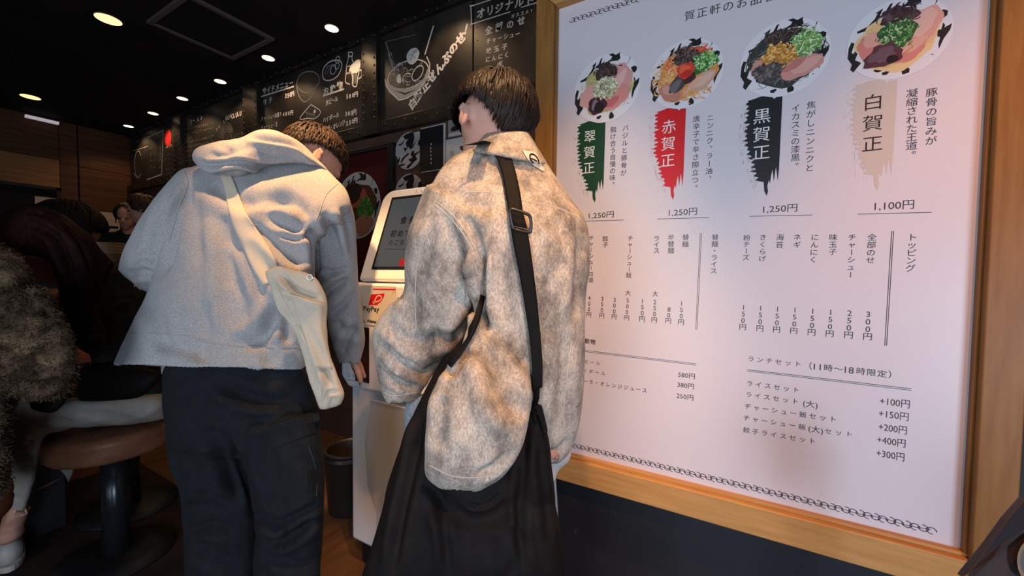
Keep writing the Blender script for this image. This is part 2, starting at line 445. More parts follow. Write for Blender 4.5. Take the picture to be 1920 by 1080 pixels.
class Print:
    """flat ink on a vertical wall plane y = Y facing -Y; coordinates are metres (x, z)"""
    def __init__(s, Y, auto=None): s.Y = Y; s.V = []; s.F = []; s.C = []; s.auto = auto; s.k = 0
    def w(s, px, py):
        q = on_y(px, py, s.Y); return np.array([q[0], q[2]])
    def raw(s, V2, Fc, col, lift=1):
        n = len(s.V); s.k += 1; dpt = 0.00012*lift+(s.k % 180)*6e-7
        for v in V2: s.V.append((v[0], s.Y-dpt, v[1]))
        s.F += [tuple(i+n for i in f) for f in Fc]; s.C += [col]*len(Fc)
    def poly(s, pts, col, lift=1, px=False):
        if px: pts = [s.w(*p) for p in pts]
        t = tessellate_polygon([[Vector((p[0], p[1], 0)) for p in pts]])
        s.raw(pts, [tuple(q) for q in t], col, lift)
    def blob(s, c, rx, ry, rot, col, lift=1, n=28, jit=.08):
        pts = []; ph = random.random()*9
        for k in range(n):
            a = 2*math.pi*k/n; q = 1+jit*(math.sin(3*a+ph)+.6*math.sin(7*a+ph*2)+.5*random.uniform(-1, 1))
            x, y = rx*q*math.cos(a), ry*q*math.sin(a)
            pts.append((c[0]+x*math.cos(rot)-y*math.sin(rot), c[1]+x*math.sin(rot)+y*math.cos(rot)))
        s.poly(pts, col, lift)
    def line(s, pts, wd, col, lift=1, px=False, taper=False):
        if px: pts = [s.w(*p) for p in pts]
        pts = np.asarray(pts, float); T = np.gradient(pts, axis=0) if len(pts) > 2 else np.array([pts[1]-pts[0]]*2)
        Nn = np.stack([-T[:, 1], T[:, 0]], 1); Nn /= np.linalg.norm(Nn, axis=1)[:, None]+1e-12
        k = np.ones(len(pts))
        if taper: k = np.sin(np.linspace(.15, math.pi-.15, len(pts)))
        A = pts+Nn*(wd/2*k)[:, None]; B = pts-Nn*(wd/2*k)[:, None]; m = len(pts)
        s.raw(list(A)+list(B), [(i, i+1, m+i+1, m+i) for i in range(m-1)], col, lift)
    def ring(s, c, rx, ry, wd, col, lift=1, a0=0, a1=2*math.pi, rot=0, n=26, taper=False):
        pts = []
        for k in range(n+1):
            a = a0+(a1-a0)*k/n; x, y = rx*math.cos(a), ry*math.sin(a)
            pts.append((c[0]+x*math.cos(rot)-y*math.sin(rot), c[1]+x*math.sin(rot)+y*math.cos(rot)))
        s.line(pts, wd, col, lift, taper=taper)
    def char(s, ch, c, size, col, lift=2, bold=0.0, rot=0.0, sx=1.0):
        V, Fc = glyph(ch, bold)
        if not len(V): return
        q = V-np.array([.5 if ord(ch[0]) > 255 else (V[:, 0].min()+V[:, 0].max())/2, .36])
        q = q*size*np.array([sx, 1]); cr, sr = math.cos(rot), math.sin(rot)
        q = np.stack([q[:, 0]*cr-q[:, 1]*sr+c[0], q[:, 0]*sr+q[:, 1]*cr+c[1]], 1)
        s.raw(q, Fc, col, lift)
    def row(s, txt, p0, p1, size, col, lift=2, bold=0.0, rot=0.0, jit=0.0, sx=1.0):
        """one character after the other from pixel p0 to pixel p1, size in pixels at p0"""
        if s.auto:
            t = type(s)(s.Y); t.row(txt, p0, p1, size, col, lift, bold, rot, jit, sx); t.build(*s.auto); return
        a, b = s.w(*p0), s.w(*p1); n = len(txt)
        sz = abs(s.w(p0[0], p0[1]-size/2)[1]-s.w(p0[0], p0[1]+size/2)[1])
        for i, ch in enumerate(txt):
            t = i/max(n-1, 1); c = a*(1-t)+b*t
            if ch == 'ー' and abs(p1[0]-p0[0]) < abs(p1[1]-p0[1]): r = rot-math.pi/2
            else: r = rot
            off = np.array([.0, .0])
            if ch in '。、' and abs(p1[0]-p0[0]) < abs(p1[1]-p0[1]): off = np.array([.5, .5])*sz
            s.char(ch, c+off+np.array([random.uniform(-1, 1), random.uniform(-1, 1)])*jit*sz, sz*(1+random.uniform(-1, 1)*jit), col, lift, bold, r+random.uniform(-1, 1)*jit*1.2, sx)
    def fit(s, txt, x0, x1, yc, hpx, col, lift=2, bold=0.0, slope=0.0):
        """a whole word fitted between two pixels"""
        if s.auto:
            t = type(s)(s.Y); t.fit(txt, x0, x1, yc, hpx, col, lift, bold, slope); t.build(*s.auto); return
        V, Fc = glyph(txt, bold); lo = V.min(0); hi = V.max(0)
        a = s.w(x0, yc-slope*(x1-x0)/2); b = s.w(x1, yc+slope*(x1-x0)/2)
        h = abs(s.w((x0+x1)/2, yc-hpx/2)[1]-s.w((x0+x1)/2, yc+hpx/2)[1])
        q = np.stack([a[0]+(V[:, 0]-lo[0])/(hi[0]-lo[0])*(b[0]-a[0]),
                      (a[1]+b[1])/2+((V[:, 1]-lo[1])/(hi[1]-lo[1])-.5)*h], 1)
        s.raw(q, Fc, col, lift)
    def build(s, name, material, parent=None, label=None):
        if not s.V: return None
        me = bpy.data.meshes.new(name); me.from_pydata([tuple(map(float, v)) for v in s.V], [], s.F); me.update()
        at = me.color_attributes.new('ink', 'FLOAT_COLOR', 'CORNER'); cols = []
        for p, c in zip(me.polygons, s.C): cols += [c[0], c[1], c[2], 1.0]*p.loop_total
        at.data.foreach_set('color', cols)
        o = link(name, me, material, parent)
        if label: o['label'] = label
        return o

# ================================================================== the room
YM, YW, XF, ZC = 1.10, 1.85, -6.2, 2.75
def struct(name, lo, hi, m, bevel=0.0):
    o = MB().box(lo, hi).build(name, m, None, bevel=bevel); o['kind'] = 'structure'; return o
struct('floor', (-6.3, -2.4, -0.1), (2.2, 1.95, 0.0), M['floor'])
struct('ceiling', (-6.3, -2.4, ZC), (2.2, 1.95, ZC+0.1), M['ceiling'])
struct('wall_back', (-6.3, YW, 0.0), (2.2, YW+0.1, ZC), M['brownwall'])
struct('wall_menu', (-0.545, YM+0.03, 0.0), (2.2, YW, ZC), M['blackwall'])
struct('wall_right', (2.2, -2.4, 0.0), (2.3, 1.95, ZC), M['blackwall'])

# far wall clad in wooden panels, with a dark serving hatch
wl = empty('wall_left', (XF, 0, 0)); wl['kind'] = 'structure'
MB().box((XF-.12, -2.4, 0), (XF-.02, YW, ZC)).build('core', M['ceiling'], wl)
def fpt(px, py): q = on_x(px, py, XF); return q[1], q[2]
y_seam = fpt(149, 350)[0]
hat_top = 2.045; hat_r = fpt(113, 360)[0]
for (y0, y1, z0, z1, m) in ((-2.4, hat_r, 2.345, ZC, 'woodwall'), (-2.4, hat_r, hat_top, 2.34, 'woodwall2'),
                            (hat_r+.004, y_seam-.01, 0, ZC, 'woodwall'), (-2.4, hat_r, 0, 1.05, 'woodwall')):
    MB().box((XF-.02, y0, z0), (XF, y1, z1)).build('panel', M[m], wl, bevel=.002)
zz = 0.0
while zz < ZC-.01:
    z1 = min(zz+.46, ZC); MB().box((XF-.02, y_seam, zz+.002), (XF+.012, YW-.002, z1-.002)).build('panel', M['woodwall'], wl, bevel=.002); zz = z1
MB().box((XF-.02, hat_r-.03, 1.05), (XF+.02, hat_r, hat_top)).build('hatch_jamb', M['steel'], wl)
MB().box((XF-.02, -2.4, hat_top-.03), (XF+.02, hat_r, hat_top)).build('hatch_lintel', M['steel'], wl)
def notice(name, x, y0, y1, z0, z1, label, cat, lines):
    o = MB().box((x, y0, z0), (x+.004, y1, z1)).build(name, M['paper']); tag(o, label, cat); k = MB()
    for (a, b, c, d) in lines: k.box((x+.004, y0+(y1-y0)*a, z0+(z1-z0)*c), (x+.005, y0+(y1-y0)*b, z0+(z1-z0)*d))
    k.build('print', M['hair_black'], o); return o
a = fpt(160, 396); b = fpt(224, 437)
notice('menu_notice', XF+.0125, a[0], b[0], b[1], a[1]+.01, 'pale paper menu notice pinned on the dark wood wall left of the hoodie', 'notice',
       [(.25, .5, .25, .33), (.58, .95, .2, .33), (.25, .5, .08, .17), (.86, .9, .5, .9)])
a = fpt(64, 368); b = fpt(105, 392)
notice('paper_sheet', XF+.021, a[0], b[0], b[1]-.35, a[1], 'pale sheet hanging at the dark serving hatch in the far wall', 'paper', [(.1, .6, .5, .52)])

# ------------------------------------------------------------------ ceiling fittings
def downlight(px, py, r, glow, label, wall_spot=False):
    q = on_z(px, py, ZC); x, y = float(q[0]), float(q[1])
    o = empty('downlight', (x, y, ZC), label, 'downlight', 'recessed ceiling downlights')
    MB().lathe((x, y, ZC-.004), [(r*1.18, 0), (r*1.18, .004), (r*1.0, .004), (r*.98, 0.0)][:2], 32).build('trim_ring', M['ventblk'], o)
    MB().lathe((x, y, ZC-.0055), [(r, 0), (r*.97, .001)], 32).build('lamp', M[glow], o)
    if wall_spot:
        s = spot('downlight_beam', (x, y, ZC-.02), (x, y+.03, 0), 7, (1.0, .64, .34), 130, .5, .03)
    return o
downlight(203, 35, .062, 'lampglow', 'large round amber downlight left of the square ceiling vent')
downlight(57, 181, .062, 'lampglow', 'oval amber downlight far at the left, above the wooden wall')
for k, (px, py) in enumerate(((622, 52), (503, 108), (413, 152), (342, 184), (287, 212), (241, 236))):
    downlight(px, py, .040, 'lampglow2', ('small bright downlight, ' + ['nearest', 'second', 'third', 'fourth', 'fifth', 'farthest'][k] +
              ' visible lamp of the row along the chalkboards'), True)
downlight(806, -36, .040, 'lampglow2', 'small downlight above the ramen bowl chalk drawing', True)
downlight(1050, -150, .040, 'lampglow2', 'small downlight above the toppings chalkboard', True)
q = on_z(76, 215, ZC)
sg = empty('ceiling_sign', (q[0], q[1], ZC), 'small pale glowing sign hanging at the far end of the ceiling', 'sign')
MB().box((q[0]-.02, q[1]-.10, ZC-.06), (q[0]+.02, q[1]+.12, ZC-.035)).build('panel', M['signglow'], sg)
MB().box((q[0]-.005, q[1]-.005, ZC-.036), (q[0]+.005, q[1]+.005, ZC)).build('stem', M['ventblk'], sg)

vx0, vx1, vy0, vy1 = -3.215, -2.69, 1.05, 1.54
v = empty('ceiling_vent', ((vx0+vx1)/2, (vy0+vy1)/2, ZC), 'square black ceiling vent with a thin grey rim', 'vent')
f = .03
for lo, hi in (((vx0, vy0), (vx1, vy0+f)), ((vx0, vy1-f), (vx1, vy1)), ((vx0, vy0+f), (vx0+f, vy1-f)), ((vx1-f, vy0+f), (vx1, vy1-f))):
    MB().box((lo[0], lo[1], ZC-.018), (hi[0], hi[1], ZC)).build('rim', M['ventgrey'], v, bevel=.003)
MB().box((vx0+f, vy0+f, ZC-.008), (vx1-f, vy1-f, ZC)).build('panel', M['ventblk'], v)
for k in range(2): MB().box((vx0+f+.16*(k+1), vy0+f, ZC-.011), (vx0+f+.16*(k+1)+.006, vy1-f, ZC-.008)).build('slat', M['ventblk'], v)

# ------------------------------------------------------------------ chalkboards between riveted steel posts
ZB0, ZB1, YB = 2.172, 2.725, 1.832
def bx(px, py=170): return float(on_y(px, py, YB)[0])
edges = [bx(246, 320), bx(331, 240), bx(345, 240), bx(462, 190), bx(489, 190), bx(685, 170), bx(713, 160), bx(886, 100), bx(888, 100), -0.56]
boards = []
labels = ['far chalkboard with a framed bowl sketch beside a small red disc', 'dense chalk-written board with an arched english heading',
          'side menu chalkboard with bowl, plate, bottle and beer mug drawings', 'chalkboard with a large white drawing of a heaped ramen bowl',
          'toppings chalkboard with a boxed heading next to the big wooden menu frame']
for k in range(5):
    x0, x1 = edges[2*k], edges[2*k+1]
    o = empty('chalkboard', ((x0+x1)/2, YB, (ZB0+ZB1)/2), labels[k], 'chalkboard', 'chalkboards high on the back wall')
    MB().box((x0, YB, ZB0), (x1, YW, ZB1)).build('board_panel', M['chalkboard'], o, bevel=.003)
    boards.append(o)
def rivets(pts, name, parent, r=.0075):
    k = MB()
    for x, y, z in pts:
        V = []; n = 8
        for q, h in ((1, 0), (.8, .45), (.35, .7)):
            for j in range(n): V.append((x+r*q*math.cos(2*math.pi*j/n), y-r*h, z+r*q*math.sin(2*math.pi*j/n)))
        Fc = [(i*n+j, i*n+(j+1) % n, (i+1)*n+(j+1) % n, (i+1)*n+j) for i in range(2) for j in range(n)]+[tuple(range(2*n, 3*n))]
        k.add(V, Fc)
    o = k.build(name, M['rivet'], parent, True); o['kind'] = 'stuff'; return o
def post(k, x0, x1):
    o = MB().box((x0, 1.80, ZB0-.075), (x1, YW, ZC)).build('trim_%d' % k, M['steel'], bevel=.003); o['kind'] = 'structure'
    n = 11; pts = [(x, 1.80, ZB0+.03+i*(ZB1-ZB0-.03)/n) for i in range(n+1) for x in (x0+.02, x1-.02)]
    rivets(pts, 'rivets', o)
post(1, edges[1], edges[2]); post(2, edges[3], edges[4]); post(3, edges[5], edges[6])
for nm, z0, z1 in (('trim_4', ZB0-.075, ZB0), ('trim_5', ZB1, ZC)):
    o = MB().box((edges[0]-.05, 1.806, z0), (-.55, YW, z1)).build(nm, M['steel'], bevel=.002); o['kind'] = 'structure'
    rivets([(edges[0]+i*.085, 1.806, (z0+z1)/2+(.012 if i % 2 else -.004)) for i in range(int((-.56-edges[0])/.085))], 'rivets', o)
# rivet lines on the toppings board itself
rivets([(x, YB, ZB0+.04+i*.07) for x in (bx(895, 90), bx(1005, 90)) for i in range(8)], 'rivets', boards[4], .004)

CH = (.62, .58, .54); CHD = (.34, .31, .28); CHF = (.20, .18, .16)
def chalk(k, auto=False):
    return Print(YB-.0006, ('chalk_lettering', M['chalk'], boards[k]) if auto else None)
# toppings board
c = chalk(4, True)
c.row('オリジナルト', (902, 24), (992, 0), 20, CH, bold=.03, jit=.06)
c.row('全部のせ', (917, 56), (977, 39), 17, CH, bold=.03, jit=.06)
c.row('オススメ!', (962, 30), (997, 20), 8, CH, bold=.03, jit=.05)
c.row('チャーシュー', (916, 77), (971, 63), 11, CH, bold=.03, jit=.06)
c.row('味玉子', (917, 95), (946, 88), 12, CH, bold=.03, jit=.05)
c.row('にんにく', (915, 112), (950, 103), 11, CH, bold=.03, jit=.05)
c.row('ねぎ', (916, 129), (937, 122), 13, CH, bold=.03, jit=.05)
for l in ([(883, 12), (884, 46)], [(882, 12), (925, -2)], [(882, 46), (957, 22)], [(977, 14), (1016, 2)], [(880, 11), (890, 10)]): c.line(l, .006, CH, px=True)
c.build('chalk_box', M['chalk'], boards[4])
# ramen bowl board
c = chalk(3, True)
c.row('白賀正ぜんぶのせ', (774, 194), (864, 72), 21, CH, bold=.05, jit=.05, rot=.62)
c.char('!', c.w(874, 54), .075, CH, bold=.05, rot=-.3)
c.build('chalk_lettering', M['chalk'], boards[3])
c = chalk(3)
cc = c.w(764, 140); 
c.ring(cc, .17, .085, .007, CH, rot=-.05)
bl = [(722, 148), (724, 160), (731, 172), (741, 181), (748, 188), (764, 184), (782, 172), (796, 158), (805, 140), (806, 122), (801, 130), (795, 147), (782, 160), (764, 166), (744, 165), (730, 158)]
c.poly([c.w(*p) for p in bl], CHD, 1)
c.line([(722, 148), (724, 160), (731, 172), (741, 181), (748, 188), (764, 184), (782, 172), (796, 158), (805, 140), (806, 120), (800, 106)], .007, CH, px=True, lift=2)
c.blob(c.w(774, 105), .052, .048, 0, (.60, .58, .56), 3, jit=.03)
for j in range(6): c.line([c.w(774, 105)+np.array([random.uniform(-.04, .04), random.uniform(-.03, .03)]) for _ in range(2)], .006, CHD, 4)
c.line([(813, 48), (797, 102)], .008, CH, px=True); c.line([(811, 52), (796, 103)], .004, CH, px=True)
c.line([(724, 78), (779, 65)], .006, CH, px=True, taper=True); c.line([(723, 79), (730, 100), (737, 132)], .005, CHD, px=True)
for j in range(26):                                       # splashes of chalk at the left of the heap
    t = random.random(); p = c.w(727+12*t+random.uniform(-2, 5), 90+46*t)
    c.line([p, p+np.array([random.uniform(.0, .02), -random.uniform(.02, .06)])], random.uniform(.003, .01), CH if j % 2 else CHD, taper=True)
for j in range(46):                                       # noodles and toppings
    p = c.w(random.uniform(732, 795), random.uniform(118, 158)); a = random.uniform(0, 6)
    c.ring(p, random.uniform(.015, .04), random.uniform(.008, .02), .0035, random.choice((CH, CHD, CHF)), 2, a, a+random.uniform(1.5, 3.5), random.uniform(-.5, .5), 8, True)
c.ring(c.w(783, 137), .05, .035, .006, CH, 3, rot=.6); c.blob(c.w(783, 138), .045, .03, .6, (.03, .026, .024), 2)
c.ring(c.w(763, 147), .035, .03, .006, CH, 3, .5, 3.9); c.blob(c.w(748, 148), .02, .03, .2, CH, 3)
c.line([(741, 170), (760, 176), (780, 168)], .01, (.03, .026, .024), 4, px=True, taper=True)
c.line([(737, 165), (752, 170)], .008, CH, 4, px=True, taper=True)
c.build('chalk_drawing', M['chalk'], boards[3])['kind'] = 'stuff'
# side menu board
c = chalk(2, True)
c.row('サイドメニュー', (496, 171), (546, 155), 13, CH, bold=.04, jit=.05)
c.line([(490, 181), (551, 162)], .012, CH, px=True); c.build('chalk_underline', M['chalk'], boards[2]); c = chalk(2, True)
c.row('餃子', (497, 192), (507, 188), 11, CH, bold=.03, jit=.05); c.row('350円', (536, 180), (549, 176), 11, CH, bold=.03, jit=.04)
c.row('チャーシュー皿盛り', (492, 223), (526, 214), 9, CH, bold=.02, jit=.05, sx=.7); c.row('400円', (532, 214), (547, 211), 10, CH, bold=.03, jit=.04)
c.row('チャーシュー飯', (492, 240), (518, 233), 9, CH, bold=.02, jit=.05, sx=.7)
c.row('お飲物', (611, 172), (637, 161), 17, CH, bold=.03, jit=.03); c.line([(605, 180), (645, 167)], .012, CH, px=True)
c.row('瓶ビール', (614, 193), (631, 186), 11, CH, bold=.03, jit=.05, sx=.75); c.row('580円', (651, 181), (668, 177), 11, CH, bold=.03, jit=.04)
c.row('ハイボール', (608, 225), (633, 216), 11, CH, bold=.03, jit=.05, sx=.8); c.row('380円', (649, 214), (665, 210), 11, CH, bold=.03, jit=.04)
c.row('コーラ・オレンジ', (606, 244), (644, 231), 11, CH, bold=.03, jit=.05, sx=.8); c.row('250円', (651, 231), (667, 226), 11, CH, bold=.04, jit=.04)
c.build('chalk_underline', M['chalk'], boards[2])
c = chalk(2)
def pline(pts, wd=.006, col=CH, lift=1): c.line(catmull(pts, 4), wd, col, lift, px=True)
pline([(556, 158), (560, 145), (568, 137), (580, 134), (592, 137), (598, 145), (598, 155), (592, 165), (586, 178), (578, 187), (571, 191), (563, 184), (558, 172), (556, 158)], .006, CHD)
pline([(556, 158), (562, 168), (574, 174), (588, 168), (597, 155)], .004, CHD)
for j in range(22):
    p = c.w(random.uniform(562, 592), random.uniform(143, 165)); c.line([p, p+np.array([random.uniform(-.05, .05), random.uniform(-.03, .03)])], .004, random.choice((CHD, CHF)), 2, taper=True)
for j in range(8):
    p = c.w(random.uniform(561, 570), random.uniform(175, 186)); c.line([p, p+np.array([.02, -.02])], .004, CHF, 2, taper=True)
pline([(605, 142), (606, 130), (612, 121), (620, 115), (632, 113), (640, 117), (640, 128), (634, 141), (624, 149), (613, 151), (607, 148), (605, 142)], .009)
pline([(609, 140), (612, 130), (618, 123), (628, 121)], .004, CHD)
for p, r in (((633, 112), .022), ((625, 131), .03), ((632, 124), .022)): c.ring(c.w(*p), r, r, .005, CH, 2)
for j in range(14):
    p = c.w(random.uniform(609, 619), random.uniform(127, 145)); c.line([p, p+np.array([.025, .03])], .004, CH, 2, taper=True)
pline([(653, 98), (661, 99), (660, 110), (664, 120), (665, 124)], .007); pline([(653, 98), (653, 110), (650, 122), (649, 138), (648, 154), (656, 158)], .007)
pline([(651, 125), (660, 123)], .005); pline([(650, 138), (657, 136)], .012, CHD); pline([(655, 102), (654, 106), (660, 105)], .008)
pline([(658, 132), (661, 145), (661, 159), (668, 162), (671, 145), (674, 130)], .008)
c.blob(c.w(666, 126), .055, .04, .2, (.66, .62, .56), 3, jit=.12); c.blob(c.w(671, 121), .03, .03, .2, (.66, .62, .56), 3, jit=.12)
for x in (663, 666, 669): c.line([(x, 135), (x, 157)], .004, CH, 2, px=True)
pline([(674, 131), (678, 133), (678, 143), (672, 148)], .008)
pline([(583, 196), (601, 209), (591, 222), (577, 222), (562, 222), (583, 196)], .007)
for j in range(5): pline([(572+4*j, 209+j), (577+4*j, 216+j), (574+4*j, 222)], .004, CHD)
c.blob(c.w(590, 209), .014, .014, 0, CH, 2)
c.build('chalk_drawing', M['chalk'], boards[2])['kind'] = 'stuff'
# dense board
c = chalk(1, True)
c.row('ラーメン', (358, 229), (377, 221), 10, CH, bold=.03, jit=.08)
def scr(p0, p1, hpx, n, col=CHD):                        # small hand-written marks too far away to read
    for i in range(n):
        t = (i+.5)/n; x = p0[0]*(1-t)+p1[0]*t; y = p0[1]*(1-t)+p1[1]*t; h = hpx*random.uniform(.6, 1)
        q = [(x+random.uniform(-1.2, 1.2), y+random.uniform(-.5, .5)*h) for _ in range(4)]
        c.line(q, .0045, col, 1, px=True)
for k, (ya, yb, n) in enumerate(((243, 230, 16), (252, 239, 15), (262, 257, 5), (268, 255, 15), (277, 265, 16), (285, 273, 14), (294, 282, 12), (303, 293, 8))):
    scr((346, ya), (400 if n > 6 else 360, yb), 6, n)
c.row('TO BE', (407, 243), (424, 223), 9, CH, bold=.03, jit=.05, rot=.7, sx=.8)
c.row('HONOLULU', (425, 220), (451, 213), 12, CH, bold=.03, jit=.12, rot=.1, sx=.8)
for j in range(5): c.ring(c.w(424, 252), .11-.018*j, .10-.018*j, .005, CHF, 1, 0, math.pi*1.05)
for j in range(20):
    p = c.w(random.uniform(414, 436), random.uniform(240, 262)); c.line([p, p+np.array([random.uniform(-.05, .05), .04])], .005, CHF, 1)
scr((440, 255), (455, 250), 6, 5)
c.build('chalk_scribble', M['chalk'], boards[1])['kind'] = 'stuff'
# farthest board
c = chalk(0)
for l in ([(277, 258), (307, 244)], [(306, 243), (303, 327)], [(303, 327), (275, 337)]): c.line(l, .009, CH, px=True)
c.line([(250, 283), (278, 274)], .02, CH, px=True, taper=True)
c.ring(c.w(259, 308), .10, .15, .012, CHD, 1, .6, 5.5); c.line([(249, 324), (256, 332)], .03, CH, px=True, taper=True)
scr((255, 268), (262, 264), 7, 3, CH); 
for x in (283, 289, 299):
    for j in range(5): scr((x-2, 266+j*12), (x+3, 264+j*12), 7, 2, CHD)
c.line([(301, 268), (301, 300)], .006, CHD, px=True)
scr((310, 278), (322, 273), 7, 4, CH)
for j in range(5): scr((311, 291+j*9), (321, 288+j*9), 5, 3, CHF)
c.blob(c.w(315, 259), .075, .085, 0, (.75, .03, .035), 2, jit=.03)
c.build('chalk_drawing', M['chalk'], boards[0])['kind'] = 'stuff'

# ------------------------------------------------------------------ things pinned on the brown wall under the boards
INK = (.02, .018, .018)
MARKS = [[(75, 415), (100, 430), (80, 520), (95, 535), (130, 470), (150, 465), (110, 600), (160, 640), (100, 720), (75, 690), (85, 640), (50, 570), (55, 470)],
         [(115, 320), (200, 290), (250, 230), (270, 185), (250, 180), (310, 145), (280, 230), (240, 290), (190, 330), (120, 340)],
         [(300, 195), (330, 180), (360, 120), (380, 115), (360, 180), (400, 160), (400, 200), (310, 220)],
         [(450, 95), (500, 95), (530, 120), (580, 105), (575, 130), (585, 170), (560, 190), (480, 180), (400, 190), (480, 150), (490, 130)],
         [(690, 180), (695, 200), (670, 245), (655, 255), (680, 220)],
         [(705, 300), (740, 290), (770, 310), (765, 350), (740, 370), (715, 340)],
         [(740, 410), (755, 440), (750, 460), (800, 435), (790, 490), (750, 560), (720, 650), (715, 600), (725, 540), (705, 530), (705, 470), (730, 470)],
         [(320, 775), (370, 765), (380, 780), (355, 805), (325, 800)], [(475, 760), (495, 745), (525, 790), (520, 820), (475, 830), (465, 800)],
         [(660, 683), (680, 685), (690, 697)]]
def plate(p, c0, r, white=(.70, .66, .68), lift=1):
    p.ring(c0, r*1.0, r*1.0, r*.02, (.62, .57, .60), lift, n=48)
    p.blob(c0, r, r, 0, white, lift, 48, 0)
    for m in MARKS: p.poly([(c0[0]+(x-427)/385*r, c0[1]-(y-470)/385*r) for x, y in m], INK, lift+1)
# calligraphy discs
def disc(name, cx, cz, rx, rz, label):
    o = empty(name, (cx, YW-.004, cz), label, 'poster', 'round calligraphy stickers on the brown wall')
    V = [(cx+rx*math.cos(t), YW-.004, cz+rz*math.sin(t)) for t in np.linspace(0, 2*math.pi, 48, endpoint=False)]
    MB().prism(V, (0, .004, 0)).build('sheet', mat('disc_paper', (.46, .42, .39), .6), o)
    c = Print(YW-.0045)
    def pp(pts): c.poly([(cx+(x-350)/205*rx, cz-(y-470)/275*rz) for x, y in pts], INK, 1)
    for m in ([(265, 240), (330, 215), (420, 205), (435, 300), (405, 420), (465, 330), (500, 270), (420, 430), (380, 460), (345, 410), (300, 480), (270, 410), (325, 430), (310, 350), (340, 290), (300, 300)],
              [(190, 350), (250, 340), (290, 290), (270, 350), (220, 375)], [(480, 400), (500, 340), (535, 330), (550, 390), (550, 470), (510, 440)],
              [(150, 510), (175, 520), (190, 580), (215, 530), (220, 580), (195, 650), (175, 620)], [(230, 620), (260, 560), (340, 500), (360, 520), (290, 570), (240, 640)],
              [(205, 655), (290, 650), (300, 670), (215, 685)], [(395, 490), (435, 485), (430, 530), (500, 510), (530, 480), (540, 500), (450, 560), (475, 620), (430, 650), (350, 730), (320, 725), (330, 690), (390, 650), (345, 600), (410, 580), (380, 540)]): pp(m)
    c.build('print', M['ink'], o)
disc('calligraphy_disc', -1.787, 1.965, .118, .116, 'upper round white sticker with black brush calligraphy')
disc('calligraphy_disc', -1.787, 1.705, .118, .116, 'lower round white sticker with brush calligraphy above the ticket machine screen')
fl = empty('black_flyer', (-1.58, YW, 1.96), 'tall black flyer with one column of tiny white writing', 'flyer')
MB().box((-1.685, YW-.006, 1.815), (-1.495, YW, 2.085)).build('backing', M['tshirt'], fl)
MB().box((-1.69, YW-.009, 1.82), (-1.508, YW-.006, 2.078)).build('sheet', M['ventblk'], fl)
c = Print(YW-.0095)
for k in range(6): c.blob((-1.60, 1.975-.022*k), .005, .007, 0, CH, 1, 6, .4)
c.build('print', M['ink'], fl)
o = MB().box((-1.745, YW-.003, 2.035), (-1.69, YW, 2.07)).build('paper_label', M['tshirt']); tag(o, 'small white paper label at the top left corner of the black flyer', 'label')
c = Print(YW-.0035)
for k in range(4): c.char('口', (-1.732+.009*k, 2.053), .01, INK)
c.build('print', M['ink'], o)
fl = empty('red_dot_flyer', (-1.60, YW, 1.70), 'brown-black flyer with a small red dot above the ticket machine', 'flyer')
MB().box((-1.66, YW-.004, 1.62), (-1.48, YW, 1.79)).build('sheet', mat('flyer_brown', (.035, .02, .018), .6), fl)
c = Print(YW-.0045); c.blob((-1.60, 1.703), .018, .020, 0, (.75, .03, .05), 1, 20, .05); c.build('print', M['ink'], fl)
pp = empty('white_notice', (-1.40, YW, 1.93), 'white paper notice half hidden behind the bowed head', 'notice')
MB().box((-1.49, YW-.004, 1.70), (-1.32, YW, 1.985)).build('sheet', M['tshirt'], pp)
c = Print(YW-.0045); c.char('図', (-1.445, 1.90), .03, (.25, .22, .2)); c.ring((-1.41, 1.84), .07, .11, .002, (.4, .38, .36)); c.build('print', M['ink'], pp)
pp = empty('photo_card', (-1.42, YW, 2.04), 'small photo card pinned right of the black flyer', 'card')
MB().box((-1.475, YW-.004, 1.995), (-1.36, YW, 2.095)).build('sheet', mat('card_grey', (.28, .26, .24), .5), pp)
c = Print(YW-.0045); c.poly([(-1.47, 2.0), (-1.37, 2.0), (-1.37, 2.018), (-1.47, 2.018)], (.6, .56, .5)); c.blob((-1.425, 2.04), .03, .014, 0, INK, 1); c.build('print', M['ink'], pp)

# framed poster with a bowl, left of the machine
fp = empty('framed_poster', (-2.2, YW, 1.7), 'dark red framed poster with a plated ramen bowl, half hidden behind the hoodie', 'poster')
x0, x1, z0, z1 = -2.62, -1.945, 1.02, 2.0
MB().box((x0, YW-.012, z0), (x1, YW, z1)).build('sheet', mat('poster_red', (.060, .006, .007), .4), fp)
for lo, hi in (((x0-.03, z0-.03), (x0, z1+.03)), ((x1, z0-.03), (x1+.045, z1+.03)), ((x0, z1), (x1, z1+.03)), ((x0, z0-.03), (x1, z0))):
    MB().box((lo[0], YW-.035, lo[1]), (hi[0], YW, hi[1])).build('frame_rail', M['kioskblk'], fp, bevel=.003)

